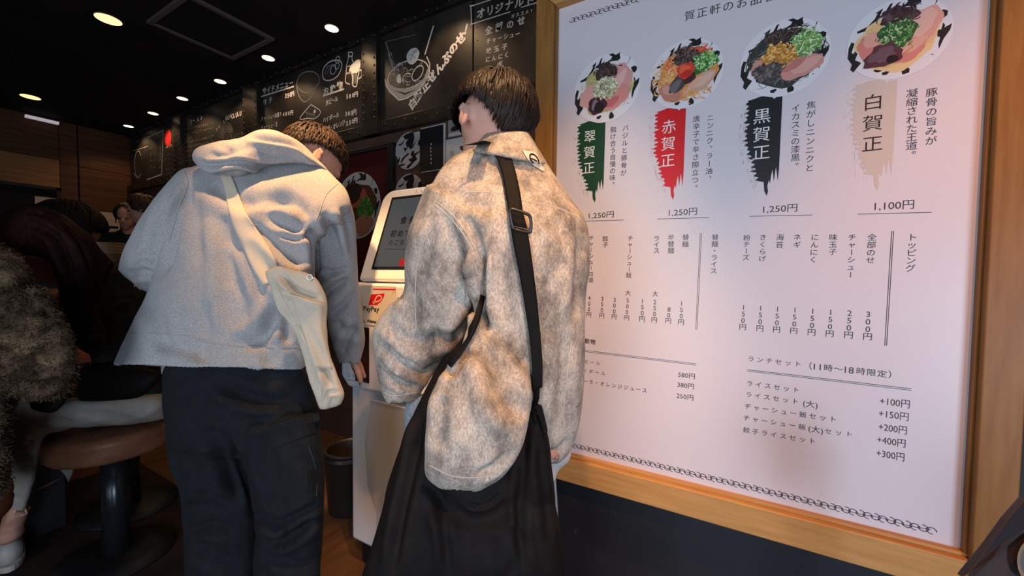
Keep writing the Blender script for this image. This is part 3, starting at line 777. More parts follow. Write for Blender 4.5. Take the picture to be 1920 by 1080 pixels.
def food_patch(p, c, r, cols, n, lift, wd, ln=.35):
    """noodles or shreds printed one over another"""
    for i in range(n):
        a = random.uniform(0, 6.28); q = math.sqrt(random.random()); x = c[0]+r[0]*q*math.cos(a); y = c[1]+r[1]*q*math.sin(a)
        a0 = random.uniform(0, 6.28); k = random.uniform(.4, 1)*ln*max(r)
        p.ring((x, y), k, k*random.uniform(.3, .9), wd*random.uniform(.6, 1.3), random.choice(cols), lift, a0, a0+random.uniform(.8, 2.4), random.uniform(0, 3), 6, True)
def bowl_photo(p, c0, r, kind):
    plate(p, c0, r); r = r*.95
    def U(x, y): return (c0[0]+x*r, c0[1]+y*r)
    B = lambda x, y, rx, ry, rot, col, lift, jit=.07: p.blob(U(x, y), rx*r, ry*r, rot, col, lift, 30, jit)
    Fp = lambda x, y, rx, ry, cols, n, lift, wd=.03, ln=.4: food_patch(p, U(x, y), (rx*r, ry*r), cols, n, lift, wd*r, ln)
    if kind == 0:      # green
        B(.0, -.02, .80, .72, .5, (.42, .38, .16), 3); Fp(0, 0, .7, .62, [(.50, .45, .20), (.30, .28, .10), (.6, .55, .3)], 160, 4, .025)
        B(.35, .12, .42, .55, -.5, (.62, .30, .27), 5); B(.30, -.30, .45, .35, .7, (.60, .24, .22), 5); B(-.5, -.18, .35, .36, .2, (.62, .33, .29), 5)
        B(.45, .2, .12, .3, -.5, (.70, .42, .38), 6); B(.18, -.45, .25, .13, .4, (.50, .13, .14), 6)
        B(-.02, .52, .34, .26, -.1, (.045, .025, .022), 6, .15); Fp(-.02, .5, .36, .25, [(.07, .045, .04), (.025, .015, .015), (.12, .08, .07)], 70, 7, .03, .5)
        B(-.02, .0, .36, .34, 0, (.36, .37, .22), 7)
        for i in range(110):
            a = random.uniform(0, 6.28); q = math.sqrt(random.random()); B(-.02+.38*q*math.cos(a), .0+.36*q*math.sin(a), .035, .03, a, random.choice([(.72, .72, .55), (.55, .57, .38), (.62, .60, .46), (.2, .2, .1)]), 8, .3)
        B(-.28, -.48, .30, .27, -.2, (.05, .02, .03), 8); B(-.35, -.45, .10, .17, -.2, (.20, .15, .19), 9); B(-.22, -.55, .16, .16, 0, (.02, .012, .012), 9)
    elif kind == 1:    # red
        B(.0, -.02, .86, .76, .3, (.62, .26, .08), 3); Fp(-.5, .0, .4, .55, [(.80, .42, .15), (.60, .24, .07), (.85, .5, .22)], 130, 4, .03); Fp(.25, -.55, .45, .25, [(.80, .42, .15), (.6, .25, .08)], 80, 4, .03)
        B(-.3, .35, .3, .25, 0, (.70, .16, .06), 4); B(.35, .48, .36, .25, -.3, (.68, .07, .04), 4); Fp(.35, .5, .35, .22, [(.75, .12, .05), (.5, .04, .02), (.8, .25, .1)], 60, 5, .04)
        B(.0, .55, .36, .24, -.1, (.06, .035, .03), 6, .15); Fp(.0, .55, .38, .22, [(.11, .07, .06), (.03, .02, .02), (.2, .14, .12)], 80, 7, .03, .5)
        B(.5, .22, .36, .30, .1, (.035, .13, .03), 6, .12); Fp(.52, .27, .32, .25, [(.14, .36, .08), (.35, .60, .22), (.05, .2, .04), (.5, .7, .35)], 150, 7, .04, .35)
        B(.46, -.33, .42, .22, .5, (.60, .33, .24), 5); B(.50, -.30, .33, .13, .5, (.66, .42, .33), 6); B(.2, -.4, .35, .08, .8, (.68, .38, .24), 6)
        B(-.42, -.48, .36, .26, -.7, (.50, .20, .15), 5); B(-.5, -.4, .2, .12, -.7, (.60, .30, .24), 6)
        B(-.18, -.22, .38, .20, .95, (.07, .055, .06), 7); B(-.28, -.32, .22, .12, .95, (.15, .13, .14), 8); B(.12, -.15, .2, .15, .8, (.07, .02, .02), 7)
        B(-.0, .10, .25, .24, 0, (.62, .05, .03), 9); B(-.03, .16, .16, .12, 0, (.75, .12, .06), 10, .12); B(.03, .0, .16, .10, .2, (.5, .03, .02), 10)
    elif kind == 2:    # black
        B(.0, -.0, .84, .78, .1, (.045, .045, .042), 3); Fp(0, 0, .78, .7, [(.03, .035, .03), (.12, .13, .12), (.22, .22, .20), (.06, .07, .06)], 260, 4, .022)
        B(.0, .55, .42, .26, -.1, (.04, .028, .025), 5, .15); Fp(.0, .52, .45, .25, [(.09, .06, .055), (.025, .018, .018), (.14, .10, .09)], 80, 6, .03, .5)
        B(.5, .28, .32, .33, .1, (.12, .24, .06), 6, .1); Fp(.5, .3, .33, .32, [(.25, .45, .14), (.45, .62, .28), (.14, .3, .07), (.6, .74, .45)], 150, 7, .035, .35)
        B(-.5, -.15, .28, .26, 0, (.55, .26, .20), 5); B(.42, -.33, .5, .28, .35, (.60, .26, .22), 5); B(.5, -.32, .35, .15, .4, (.66, .34, .29), 6); B(.25, -.25, .3, .1, .5, (.5, .18, .15), 6)
        B(-.12, .08, .40, .30, -.15, (.45, .19, .04), 7, .15); Fp(-.12, .1, .42, .30, [(.75, .38, .08), (.35, .14, .03), (.85, .5, .16)], 120, 8, .05, .2)
        B(-.38, -.3, .34, .26, .1, (.09, .07, .07), 9, .15)
        for i in range(60):
            a = random.uniform(0, 6.28); q = math.sqrt(random.random()); B(-.38+.32*q*math.cos(a), -.3+.24*q*math.sin(a), .05, .03, a, random.choice([(.20, .17, .17), (.05, .04, .04), (.12, .09, .09)]), 10, .3)
    else:              # white
        B(-.02, -.06, .82, .76, .3, (.75, .52, .26), 3); B(-.02, -.05, .7, .66, .3, (.72, .45, .20), 4)
        B(-.52, -.12, .30, .38, .2, (.64, .22, .18), 5); B(-.5, .1, .22, .2, .3, (.70, .34, .26), 6); B(.42, .18, .38, .52, -.5, (.70, .32, .26), 5); B(.45, .28, .25, .36, -.5, (.74, .42, .34), 6)
        B(.2, -.38, .4, .25, .5, (.64, .22, .18), 6); B(.3, -.25, .3, .14, .5, (.72, .36, .28), 7); p.line([U(.05, -.5), U(.3, -.3), U(.2, -.1)], .03*r, (.5, .2, .08), 7)
        B(-.02, .56, .38, .30, .1, (.07, .035, .04), 6, .15); Fp(-.02, .54, .4, .3, [(.12, .07, .08), (.04, .02, .025)], 60, 7, .04, .5)
        B(-.02, .12, .38, .36, .1, (.03, .09, .03), 8, .1); Fp(-.02, .12, .38, .36, [(.05, .17, .05), (.13, .33, .10), (.45, .55, .28), (.03, .1, .03)], 190, 9, .045, .25)
        B(-.28, -.40, .40, .30, .2, (.10, .035, .045), 10, .12); B(-.3, -.38, .28, .2, .2, (.15, .08, .10), 11, .15); B(-.1, -.52, .12, .1, 0, (.02, .01, .015), 12)
        B(-.35, -.72, .12, .08, 0, INK, 2)

c = Print(YW-.0125)
q0 = (-2.255, 1.655); rr = .225
plate(c, q0, rr, (.36, .34, .33)); U = lambda x, y: (q0[0]+x*rr, q0[1]+y*rr)
c.blob(q0, rr*.8, rr*.72, 0, (.07, .03, .015), 3); c.blob(U(.1, .2), rr*.4, rr*.3, 0, (.30, .06, .03), 4); c.blob(U(.35, -.1), rr*.35, rr*.3, 0, (.04, .12, .02), 5, jit=.15)
food_patch(c, U(.35, -.1), (rr*.33, rr*.28), [(.10, .22, .05), (.03, .10, .02)], 50, 6, rr*.05); c.blob(U(.3, -.6), rr*.4, rr*.3, .4, (.30, .12, .07), 5); c.blob(U(-.2, .4), rr*.4, rr*.3, 0, (.03, .015, .01), 6)
c.build('bowl_picture', M['ink'], fp)

# ================================================================== the big framed menu
XL, XR, ZBt, ZTp = -0.470, 0.420, 0.655, 1.985
menu = empty('framed_menu', ((XL+XR)/2, YM, (ZBt+ZTp)/2), 'large white menu board with four ramen bowls in a golden wood frame', 'menu board')
MB().box((XL-.012, YM, ZBt-.012), (XR+.012, YM+.006, ZTp+.012)).build('menu_sheet', M['sheet'], menu)
fo, yf, yb2 = .056, YM-.030, YM+.03
fb = .070
def rail(pts, inner_dir, m, name='frame_rail'):
    MB().prism([(x, yf, z) for x, z in pts], (0, yb2-yf, 0)).build(name, m, menu, bevel=.003, seg=3)
rail([(XL-fo, ZBt-fb), (XL, ZBt), (XL, ZTp), (XL-fo, ZTp+fo)], 0, M['framev_shaded'])
rail([(XR+fo, ZBt-fb), (XR+fo, ZTp+fo), (XR, ZTp), (XR, ZBt)], 0, M['framev_shaded'])
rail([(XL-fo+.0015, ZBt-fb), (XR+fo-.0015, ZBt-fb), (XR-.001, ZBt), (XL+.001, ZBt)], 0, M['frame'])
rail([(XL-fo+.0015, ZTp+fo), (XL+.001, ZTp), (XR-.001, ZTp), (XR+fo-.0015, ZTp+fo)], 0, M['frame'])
for nm, lo, hi, m in (('inner_lip', (XL, ZBt), (XR, ZBt+.007), 'frame'), ('inner_lip', (XR-.005, ZBt+.007), (XR, ZTp), 'framev_shaded'), ('inner_lip', (XL, ZBt+.007), (XL+.005, ZTp), 'framev_shaded')):
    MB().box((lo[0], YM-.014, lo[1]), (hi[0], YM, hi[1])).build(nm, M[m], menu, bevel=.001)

BK = (.055, .04, .045)
def ink_part(fn, name='lettering', label=None):
    c = Print(YM-.0003, ('lettering', M['ink'], menu)); fn(c); return c.build(name, M['ink'], menu, label)
def cols(c, L, col=BK, bold=0.0):
    for t, a, b, s in L: c.row(t, a, b, s, col, bold=bold)
ink_part(lambda c: cols(c, [('賀正軒のお品書き', (1293, 29), (1473, -14), 19, )]), 'heading')
# brush swatches with the dish names
def swatch(name, xl, xr, yt, yb, col, txt, p0, p1, size, tcol, label):
    c = Print(YM-.0003); a = c.w(xl, yt); b = c.w(xr, yt+.0); d = c.w((xl+xr)/2, yb); W = b[0]-a[0]; H = a[1]-d[1]; X0 = a[0]; Z0 = (a[1]+b[1])/2
    def T(u, v): return (X0+u*W, Z0-v*H)
    left = []
    n = 60
    for i in range(n+1):
        v = .02+.83*i/n
        base = .18+(0 if v < .45 else (v-.45)*.80)
        left.append((base+.10*math.sin(i*1.9)*random.random()-.05*random.random(), v))
    bottom = [(.62, .86), (.64, .95), (.70, 1.0), (.73, .96), (.71, .90), (.74, .84), (.77, .88), (.79, .80), (.82, .74), (.84, .80), (.86, .86), (.88, .78), (.90, .72), (.93, .80), (.95, .86), (.97, .74)]
    top = [(.99, .03), (.85, .03), (.80, .045), (.74, .02), (.60, .0), (.45, .0), (.32, .012)]
    c.poly([T(*p) for p in left+bottom+top], col, 1)
    for i in range(90):                                    # dry-brush flecks on the ragged side
        v = random.uniform(.04, .9); base = .16+(0 if v < .45 else (v-.45)*.80); u = base-random.random()**1.5*.2
        l = random.uniform(.01, .05); c.line([T(u, v), T(u+random.uniform(-.01, .02), v+l)], W*random.uniform(.008, .03), col, 1, taper=True)
    c.build('brush_swatch', M['ink'], menu, label)
    ink_part(lambda k: [k.row(txt, p0, p1, size, tcol, lift=3)], 'dish_name', None)
swatch('g', 1077, 1136, 227, 375, (.010, .050, .022), '翠賀正', (1106, 256), (1104.5, 315), 24, (.72, .72, .70), 'dark green brush swatch')
swatch('r', 1220, 1287, 203, 369, (.62, .012, .018), '赤賀正', (1254, 238), (1252, 301), 27, (.76, .72, .70), 'red brush swatch')
swatch('b', 1390, 1468, 181, 361, (.016, .016, .018), '黒賀正', (1428.5, 218), (1427, 286), 30, (.74, .72, .70), 'black brush swatch')
swatch('w', 1588, 1684, 151, 349, (.56, .47, .41), '白賀正', (1637, 192), (1635.5, 270), 32, (.03, .02, .02), 'beige brush swatch')
for k, (cx, cy, rx) in enumerate(((1139, 165, 62), (1288, 138, 69), (1473, 108, 85), (1688, 71, 99))):
    c = Print(YM-.0003); a = c.w(cx-rx, cy); b = c.w(cx+rx, cy); r = (b[0]-a[0])/2; cc = np.array([(a[0]+b[0])/2, c.w(cx, cy)[1]])
    bowl_photo(c, cc, r, k); c.build('bowl_picture', M['ink'], menu, ['picture of green basil ramen', 'picture of red chili ramen', 'picture of black squid-ink ramen', 'picture of white pork ramen'][k])
ink_part(lambda c: cols(c, [('バジルと豚骨が', (1173, 240), (1169, 324), 12), ('融け合う自慢の味。', (1150, 243), (1148, 346), 12),
    ('ニンニク、ラー油、', (1332, 221), (1329, 335), 13), ('唐辛子で辛さ際立つ。', (1306, 223), (1303, 352), 13),
    ('焦がしニンニクと', (1521, 197), (1518, 315), 15), ('イカスミの漆黒。', (1492, 203), (1491, 311), 15),
    ('豚骨の旨みが', (1747, 173), (1745.5, 264), 17), ('凝縮された王道。', (1710, 175), (1709, 290), 17)]), 'description')
def prices(c):
    for t, x0, x1, y, h in (('1,250円', 1104, 1151, 403.5, 12), ('1,250円', 1254, 1307, 398, 14), ('1,250円', 1431, 1495, 391.5, 15), ('1,100円', 1640, 1714, 385.5, 17)): c.fit(t, x0, x1, y, h, BK, slope=-.03)
    for l in ([(1099, 414.5), (1170, 412.5)], [(1232, 410.5), (1330, 408)], [(1405, 405.5), (1523, 403)], [(1608, 401.5), (1747, 398)]): c.line(l, .0012, BK, px=True)
ink_part(prices, 'underline')
def toppings(c):
    cols(c, [('トッピング', (1710.5, 445), (1707, 503), 15), ('全部のせ', (1635, 445), (1632, 488), 14), ('チャーシュー', (1598, 445), (1594.5, 515), 13), ('味玉子', (1562, 445), (1561.5, 472), 13),
        ('にんにく', (1528, 445), (1525, 487), 13), ('ネギ', (1495, 445), (1494.4, 459), 13), ('海苔', (1462.7, 445), (1461.6, 459), 13), ('きくらげ', (1430.7, 445), (1429.4, 485), 12), ('粉チーズ', (1400.4, 446), (1398.5, 483), 12),
        ('300円', (1628, 589), (1626.7, 631), 15), ('250円', (1593, 587), (1591, 628), 15), ('150円', (1557.7, 585), (1555.6, 625.6), 14), ('150円', (1524, 583.4), (1521.7, 623), 14), ('150円', (1490.6, 581), (1488.5, 620), 13),
        ('150円', (1458, 579.4), (1456.2, 617.8), 13), ('150円', (1426.4, 577.5), (1424.8, 615.6), 13), ('150円', (1394.2, 576), (1392.6, 613), 13)])
    c.line([(1672, 433), (1659, 648)], .0012, BK, px=True); c.line([(1675.5, 433), (1662.5, 648)], .0012, BK, px=True)
ink_part(toppings, 'divider_line')
def rice(c):
    cols(c, [('替麺・ライス', (1341, 445), (1338, 508), 12), ('替麺', (1285.7, 445), (1285, 458), 12), ('半替麺', (1258, 445), (1258, 470), 12), ('ライス', (1231, 447), (1231, 470), 12), ('チャーシュー飯', (1182, 447), (1179, 516), 11),
        ('餃子', (1135, 447.5), (1135, 459), 11), ('チャーシュー皿盛', (1109, 446), (1108, 525), 10),
        ('150円', (1278, 569), (1277, 604), 12), ('80円', (1254.5, 580), (1253, 601.5), 12), ('大', (1228.5, 551), (1228.4, 551.5), 11), ('250円', (1228, 566), (1226.7, 600), 12), ('150円', (1204.7, 564.5), (1204, 598), 12),
        ('大', (1177.6, 549), (1177.5, 549.5), 11), ('500円', (1177, 563), (1175, 596), 11), ('300円', (1152.6, 562), (1151.4, 594), 11), ('350円', (1129.4, 560), (1128.3, 592), 11), ('400円', (1105, 558.6), (1104, 590), 11)])
    c.line([(1313, 437), (1304.5, 618)], .001, BK, px=True); c.line([(1315.5, 437), (1307, 618)], .001, BK, px=True)
ink_part(rice, 'divider_line')
def drinks(c):
    c.row('お飲物', (1090.5, 638), (1112, 641), 10, BK, bold=.015)
    c.line([(1070, 653.5), (1305, 682)], .001, BK, px=True); c.line([(1070, 656), (1305, 684.5)], .001, BK, px=True)
    c.row('瓶ビール', (1089.5, 676.5), (1121.5, 681), 8, BK); c.row('ハイボール', (1086, 693.5), (1131, 700), 8, BK); c.row('コーラ・オレンジジュース', (1087.5, 713), (1208.7, 732), 9, BK)
    for t, x0, x1, y in (('580円', 1271.5, 1303, 704), ('380円', 1270, 1301.4, 723), ('250円', 1268.6, 1300, 744)): c.fit(t, x0, x1, y, 10, BK, slope=.09)
ink_part(drinks, 'divider_line')
def lunch(c):
    c.row('ランチセット', (1408, 673), (1496, 682.5), 11, BK); c.row('（', (1514, 685.5), (1514, 685.5), 15, BK); c.fit('11', 1526, 1539, 688, 11, BK, slope=.1); c.row('時〜', (1553, 690), (1572, 692), 14, BK)
    c.fit('18', 1584, 1601, 694, 12, BK, slope=.1); c.row('時限定', (1614, 696), (1654, 701), 14, BK); c.row('）', (1675, 703), (1675, 703), 15, BK)
    c.line([(1401, 693), (1709, 729)], .0012, BK, px=True); c.line([(1401, 695.5), (1709, 732)], .001, BK, px=True)
    c.row('ライスセット', (1405.7, 719), (1492.4, 731), 11, BK)
    c.row('ライスセット', (1404, 740), (1491, 752.5), 11, BK); c.row('(大)', (1508, 756), (1531, 760), 14, BK)
    c.row('チャーシュー飯セット', (1402, 762), (1562, 786), 11, BK)
    c.row('チャーシュー飯', (1399.7, 783.7), (1504, 800.5), 11, BK); c.row('(大)', (1518, 803), (1541, 808), 14, BK); c.row('セット', (1553, 808.5), (1592, 814), 11, BK)
    c.row('餃子ライスセット', (1399.7, 806.5), (1523, 827), 11, BK)
    for t, x0, x1, y in (('+100円', 1650, 1706, 755), ('+150円', 1648, 1703.7, 778.5), ('+200円', 1647.6, 1700.5, 803.7), ('+400円', 1644.7, 1698, 828), ('+300円', 1643.5, 1696, 853.5)): c.fit(t, x0, x1, y, 15, BK, slope=.10)
ink_part(lunch, 'divider_line')
def chain(c, z, x0, x1):
    n = 66; s = (x1-x0)/n
    for i in range(n):
        x = x0+(i+.5)*s
        if i % 2: c.ring((x, z-.0008), s*.62, s*.52, .0016, BK, 1, .2, 5.2, -.3, 14)
        else: c.ring((x, z+.0008), s*.62, s*.52, .0016, BK, 2, .2, 5.2, 2.85, 14)
    c.line([(x0+s*.4+i*(x1-x0-s)/40, z+.0018*math.sin(i*1.6)) for i in range(41)], .0011, BK, 3)
pa = Print(YM).w(1069, 41); pb = Print(YM).w(1077, 840); pc = Print(YM).w(1755, 990)
ink_part(lambda c: chain(c, pa[1]+.002, pa[0], -pa[0]-.05+.02), 'chain_border')
ink_part(lambda c: chain(c, (pb[1]+pc[1])/2, XL+.035, pc[0]), 'chain_border')

# ================================================================== ticket machine
YK = 1.05
kx0, kx1 = -1.333, -0.86
K = empty('ticket_machine', ((kx0+kx1)/2, YK+.2, 0), 'white ticket machine with tilted touch screen at which both men stand', 'ticket machine')
MB().box((kx0+.03, YK+.03, 0), (kx1-.03, YK+.40, .10)).build('plinth', M['kioskblk'], K, bevel=.005)
# lower cabinet with the shade of its recess painted as a grey panel
b = MB(); b.box((kx0, YK, .10), (kx1, YK+.42, .745)); b.build('cabinet', M['kiosk'], K, bevel=.018, seg=4)
MB().prism([(kx0+.15, YK-.0015, .12), (kx1-.03, YK-.0015, .12), (kx1-.03, YK-.0015, .70), (kx0+.12, YK-.0015, .70), (kx0+.085, YK-.0015, .52), (kx0+.10, YK-.0015, .36), (kx0+.15, YK-.0015, .26)], (0, .003, 0)).build('recess_shade', mat('kiosk_recess_shade_grey', (.60, .62, .67), .35), K, bevel=.0012)
# upper cabinet, a little wider, with the payment panel
prof = [(kx0-.045, .775), (kx0-.045, 1.157), (kx1+.045, 1.157), (kx1+.045, .775), (kx1, .735), (kx0, .735)]
MB().prism([(x, YK-.012, z) for x, z in prof], (0, .43, 0)).build('payment_housing', M['kiosk'], K, bevel=.014, seg=4)
def kq(px, py, y=YK-.0125): q = on_y(px, py, y); return q
a = kq(676, 590); b_ = kq(691, 719)
MB().box((a[0]-.03, YK-.0145, b_[2]), (b_[0]+.004, YK-.011, .985)).build('dispensing_slot', mat('slot_brown', (.02, .008, .007), .4), K, bevel=.002)
a = kq(647, 694); b_ = kq(690, 716)
MB().box((a[0], YK-.0145, b_[2]+.012), (b_[0], YK-.0125, a[2]-.01)).build('slot_label', M['tshirt'], K)
c = Print(YK-.0147); c.row('取出口', (664, 705), (684, 709), 9, (.2, .19, .19)); c.ring(c.w(654, 703), .010, .006, .0015, (.3, .3, .3)); c.line([(650, 712), (688, 717)], .002, (.3, .3, .3), px=True)
c.build('label_print', M['ink'], K)
MB().lathe((0, 0, 0), [(.012, 0), (.012, .006), (.009, .008)], 24).build('lock', M['kioskblk'], K)
lk = K.children[-1]; q = kq(679, 789, YK); lk.rotation_euler = (math.pi/2, 0, 0); lk.location = (q[0]-K.location[0], q[1]-.0005-K.location[1], q[2]-K.location[2])
MB().lathe((0, 0, 0.008), [(.005, 0), (.004, .002)], 16).build('keyhole', M['chrome'], lk, )
ky = lk.children[-1]; ky.location = (0, 0, 0)
q = kq(750, 560)
MB().lathe((0, 0, 0), [(.028, 0), (.028, .010), (.022, .012)], 30).build('card_reader', mat('reader_grey', (.3, .3, .3), .3), K)
lk = K.children[-1]; lk.rotation_euler = (math.pi/2, 0, 0); lk.location = (q[0]-K.location[0], q[1]-K.location[1], q[2]-K.location[2])
# payment stickers
MB().box((kq(678, 540)[0], YK-.0137, kq(678, 608)[2]), (kq(742, 540)[0], YK-.0125, kq(742, 537)[2])).build('payment_sticker', mat('sticker_cream', (.74, .70, .64), .35), K)
RD = (.70, .012, .02)
c = Print(YK-.0139)
c.poly([(698, 541), (742, 541.5), (741, 544), (701, 543.5)], RD, px=True)
c.line([(740, 543), (735, 552)], .0012, RD, px=True)
c.poly([(696, 552), (721, 550), (720, 556), (714, 566), (706, 572), (691, 571.5)], RD, px=True)
c.line(catmull([(701, 570), (704, 561), (708, 555), (714, 555), (715, 560), (709, 565), (699, 567)], 5), .0045, (.74, .70, .64), 2, px=True)
c.fit('PayPay', 681.5, 711, 580.5, 12, INK, bold=.02, slope=.02); c.fit('Alipay', 688, 706, 603, 7, INK, bold=.04, slope=.03); c.fit('乳', 680, 685, 602.5, 6, INK)
c.build('sticker_print', M['ink'], K)
# tilted head with the touch screen
def KT(px, py, off=0.0):                                  # point of a pixel on the tilted face
    p0 = np.array([0, YK+.003, 1.168]) + n_*off
    r = ray(px, py); t = ((p0-CAM) @ n_)/(r @ n_); return CAM+r*t
n_ = nrm(np.array([0, -.38, .137])); tdir = nrm(np.array([0, .137, .38])); p00 = np.array([0, YK+.003, 1.168])
def TF(x, t, off=0.0): return np.array([x, 0, 0])+np.array([0, p00[1], p00[2]])+tdir*t+n_*off
def round_rect(x0, x1, t0, t1, r, top_only=True, n=8):
    pts = [(x0, t0), (x1, t0)] if top_only else []
    for (cx, cy, a0) in ((x1-r, t1-r, 0), (x0+r, t1-r, math.pi/2)):
        for i in range(n+1):
            a = a0+math.pi/2*i/n; pts.append((cx+r*math.cos(a), cy+r*math.sin(a)))
    return pts
hx0, hx1 = float(KT(672, 524)[0]), kx1+.03; ht = float((KT(722, 358)-TF(0, 0)) @ tdir)
MB().prism([TF(x, t, -.12) for x, t in round_rect(hx0, hx1, 0, ht, .055)], n_*.12).build('screen_housing', M['kiosk'], K, bevel=.010, seg=4)
sL = KT(697, 505); sT = KT(735, 371); sx0 = float(sL[0]); st0 = float((sL-TF(0, 0)) @ tdir); st1 = float((sT-TF(0, 0)) @ tdir); sx1 = sx0+(hx1-hx0)-2*(sx0-hx0)
MB().prism([TF(x, t, .0005) for x, t in ((sx0, st0), (sx1, st0), (sx1, st1), (sx0, st1))], n_*.0015).build('screen_bezel', M['kioskblk'], K)
MB().prism([TF(x, t, .0022) for x, t in ((sx0+.012, st0+.010), (sx1-.012, st0+.010), (sx1-.012, st1-.012), (sx0+.012, st1-.012))], n_*.001).build('touch_screen', M['screen'], K)
class TiltPrint(Print):
    def w(s, px, py):
        q = KT(px, py, .0035); return np.array([q[0], (q-TF(0, 0)) @ tdir])
    def build(s, name, material, parent=None, label=None):
        s.V = [tuple(TF(v[0], v[2], .0035-v[1])) for v in s.V]; return Print.build(s, name, material, parent, label)
t = TiltPrint(0.0, ('screen_lettering', M['ink'], K))
DK = (.008, .010, .014)
t.row('食券機', (757, 413), (790, 411), 15, DK, bold=.02); t.row('初めての', (738, 438), (778, 437), 14, DK, bold=.02); t.row('のご注文は', (733, 455), (775, 453), 10, DK, bold=.01)
t.line([(722, 467), (775, 468)], .0015, DK, px=True); t.build('screen_line', M['ink'], K); t = TiltPrint(0.0); t.blob(t.w(754, 492), .016, .016, 0, (.25, .01, .03), 1, 20, .02)
t.build('screen_graphics', M['ink'], K)
t = TiltPrint(0.0)
t.line([(777, 361), (780, 355), (784, 361), (777, 361)], .0012, (.45, .30, .03), px=True); t.line([(780.5, 357), (780.5, 359.5)], .0014, (.45, .3, .03), px=True)
t.row('注意', (790, 358), (796, 357), 5, (.45, .30, .05)); t.build('warning_mark', M['ink'], K)

# ------------------------------------------------------------------ bin, floor mat, stools, counter
q = on_z(630, 985, 0.0)
bn = empty('waste_bin', (-1.66, 1.30, 0), 'round black ribbed waste bin left of the ticket machine', 'bin')
MB().lathe((-1.66, 1.30, 0), [(.095, 0), (.10, .01), (.115, .27), (.118, .275), (.118, .283), (.114, .285), (.116, .30), (.120, .305), (.120, .315), (.105, .315), (.10, .30), (.09, .02)], 40).build('bucket', M['bin'], bn, True)
o = MB().box((-3.2, -1.2, 0.0), (-1.45, .95, .006)).build('floor_mat', M['mat']); tag(o, 'dark brown entrance mat under the stools and the men', 'mat')

def stool(x, y, h, r, label):
    s = empty('bar_stool', (x, y, 0), label, 'stool', 'round brown leather bar stools')
    MB().lathe((x, y, 0), [(.0, h-.10), (r*.92, h-.10), (r*.98, h-.085), (r*1.0, h-.06), (r*.985, h-.048), (r*1.0, h-.036), (r*.99, h-.012), (r*.9, h), (.0, h+.004)][1:-1], 48).build('seat', M['leather'], s, True)
    MB().lathe((x, y, 0), [(r*.5, h-.115), (r*.5, h-.10)], 24).build('seat_plate', M['kioskblk'], s)
    MB().lathe((x, y, 0), [(.043, .02), (.043, h-.11)], 28).build('pole', mat('pole_black', (.02, .022, .026), .25, .4), s, True)
    MB().lathe((x, y, 0), [(.19, 0.006), (.19, .014), (.12, .022), (.045, .03)], 40).build('base', M['kioskblk'], s, True)
    return s

# ================================================================== people
def ax(v): return np.asarray(v, float)
def head_shapes(c, f, u, s=1.0):
    f = nrm(f); u = nrm(u-f*(u @ f)); r = np.cross(f, u); S = []
    E_ = lambda o, a, b, d: S.append(ellipsoid(c+s*(r*o[0]+f*o[1]+u*o[2]), r*a*s, f*b*s, u*d*s, 24, 16))
    E_((0, -.008, .022), .076, .096, .092); E_((0, .035, -.045), .058, .058, .072); E_((0, .062, -.098), .026, .026, .022)
    E_((0, .086, -.064), .022, .012, .009); E_((0, .080, .012), .045, .014, .010)
    S.append(tube([c+s*(f*.088+u*.004), c+s*(f*.104-u*.020), c+s*(f*.108-u*.034)], [.008*s, .010*s, .013*s], 10))
    for sd in (-1, 1):
        e = c+s*(r*sd*.077-f*.004-u*.012)
        S.append(ellipsoid(e+r*sd*.006*s, (r*sd*.8-f*.6)*.007*s, (f*.8+r*sd*.45)*.017*s, (u*.97-f*.2)*.031*s, 14, 10))
        arc = [e+s*(r*sd*.013+(f*.8+r*sd*.4)*.016*math.cos(a)*-1+(u*.97-f*.2)*.030*math.sin(a)) for a in np.linspace(-1.1, 2.3, 9)]
        S.append(tube(arc, .0042*s, 8))
    return S, r, f, u
def eyes(c, r, f, u, parent, s=1.0):
    for sd in (-1, 1):
        V, Fc = ellipsoid(c+s*(r*sd*.031+f*.088-u*.008), r*.013*s, f*.006*s, u*.006*s, 12, 8)
        mesh_obj('eye', V, Fc, M['eye'], parent, True)
def hand_shapes(w, d, n, side, curl=.5, s=1.0):
    d = nrm(d); n = nrm(n-d*(n @ d)); l = np.cross(n, d)*side; S = []
    S.append(ellipsoid(w+d*.045*s, l*.040*s, d*.052*s, n*.015*s, 18, 12))
    for k, (o, L) in enumerate(((.030, .070), (.010, .080), (-.011, .075), (-.030, .058))):
        p = w+(d*.080+l*o)*s; pts = [p-d*.02*s, p]; a = curl*.4
        for q in (.42, .32, .26):
            p = p+(d*math.cos(a)+n*math.sin(a)+l*o*2)*L*q*s; pts.append(p); a += curl*.8
        S.append(tube(pts, np.array([.0095, .0095, .0085, .0078, .0068])*s, 10))
    p = w+(d*.018+l*.026)*s; S.append(tube([p, p+(d*.030+l*.030+n*.008)*s, p+(d*.058+l*.040+n*.018)*s, p+(d*.080+l*.040+n*.028)*s], np.array([.013, .0115, .010, .008])*s, 10))
    return S
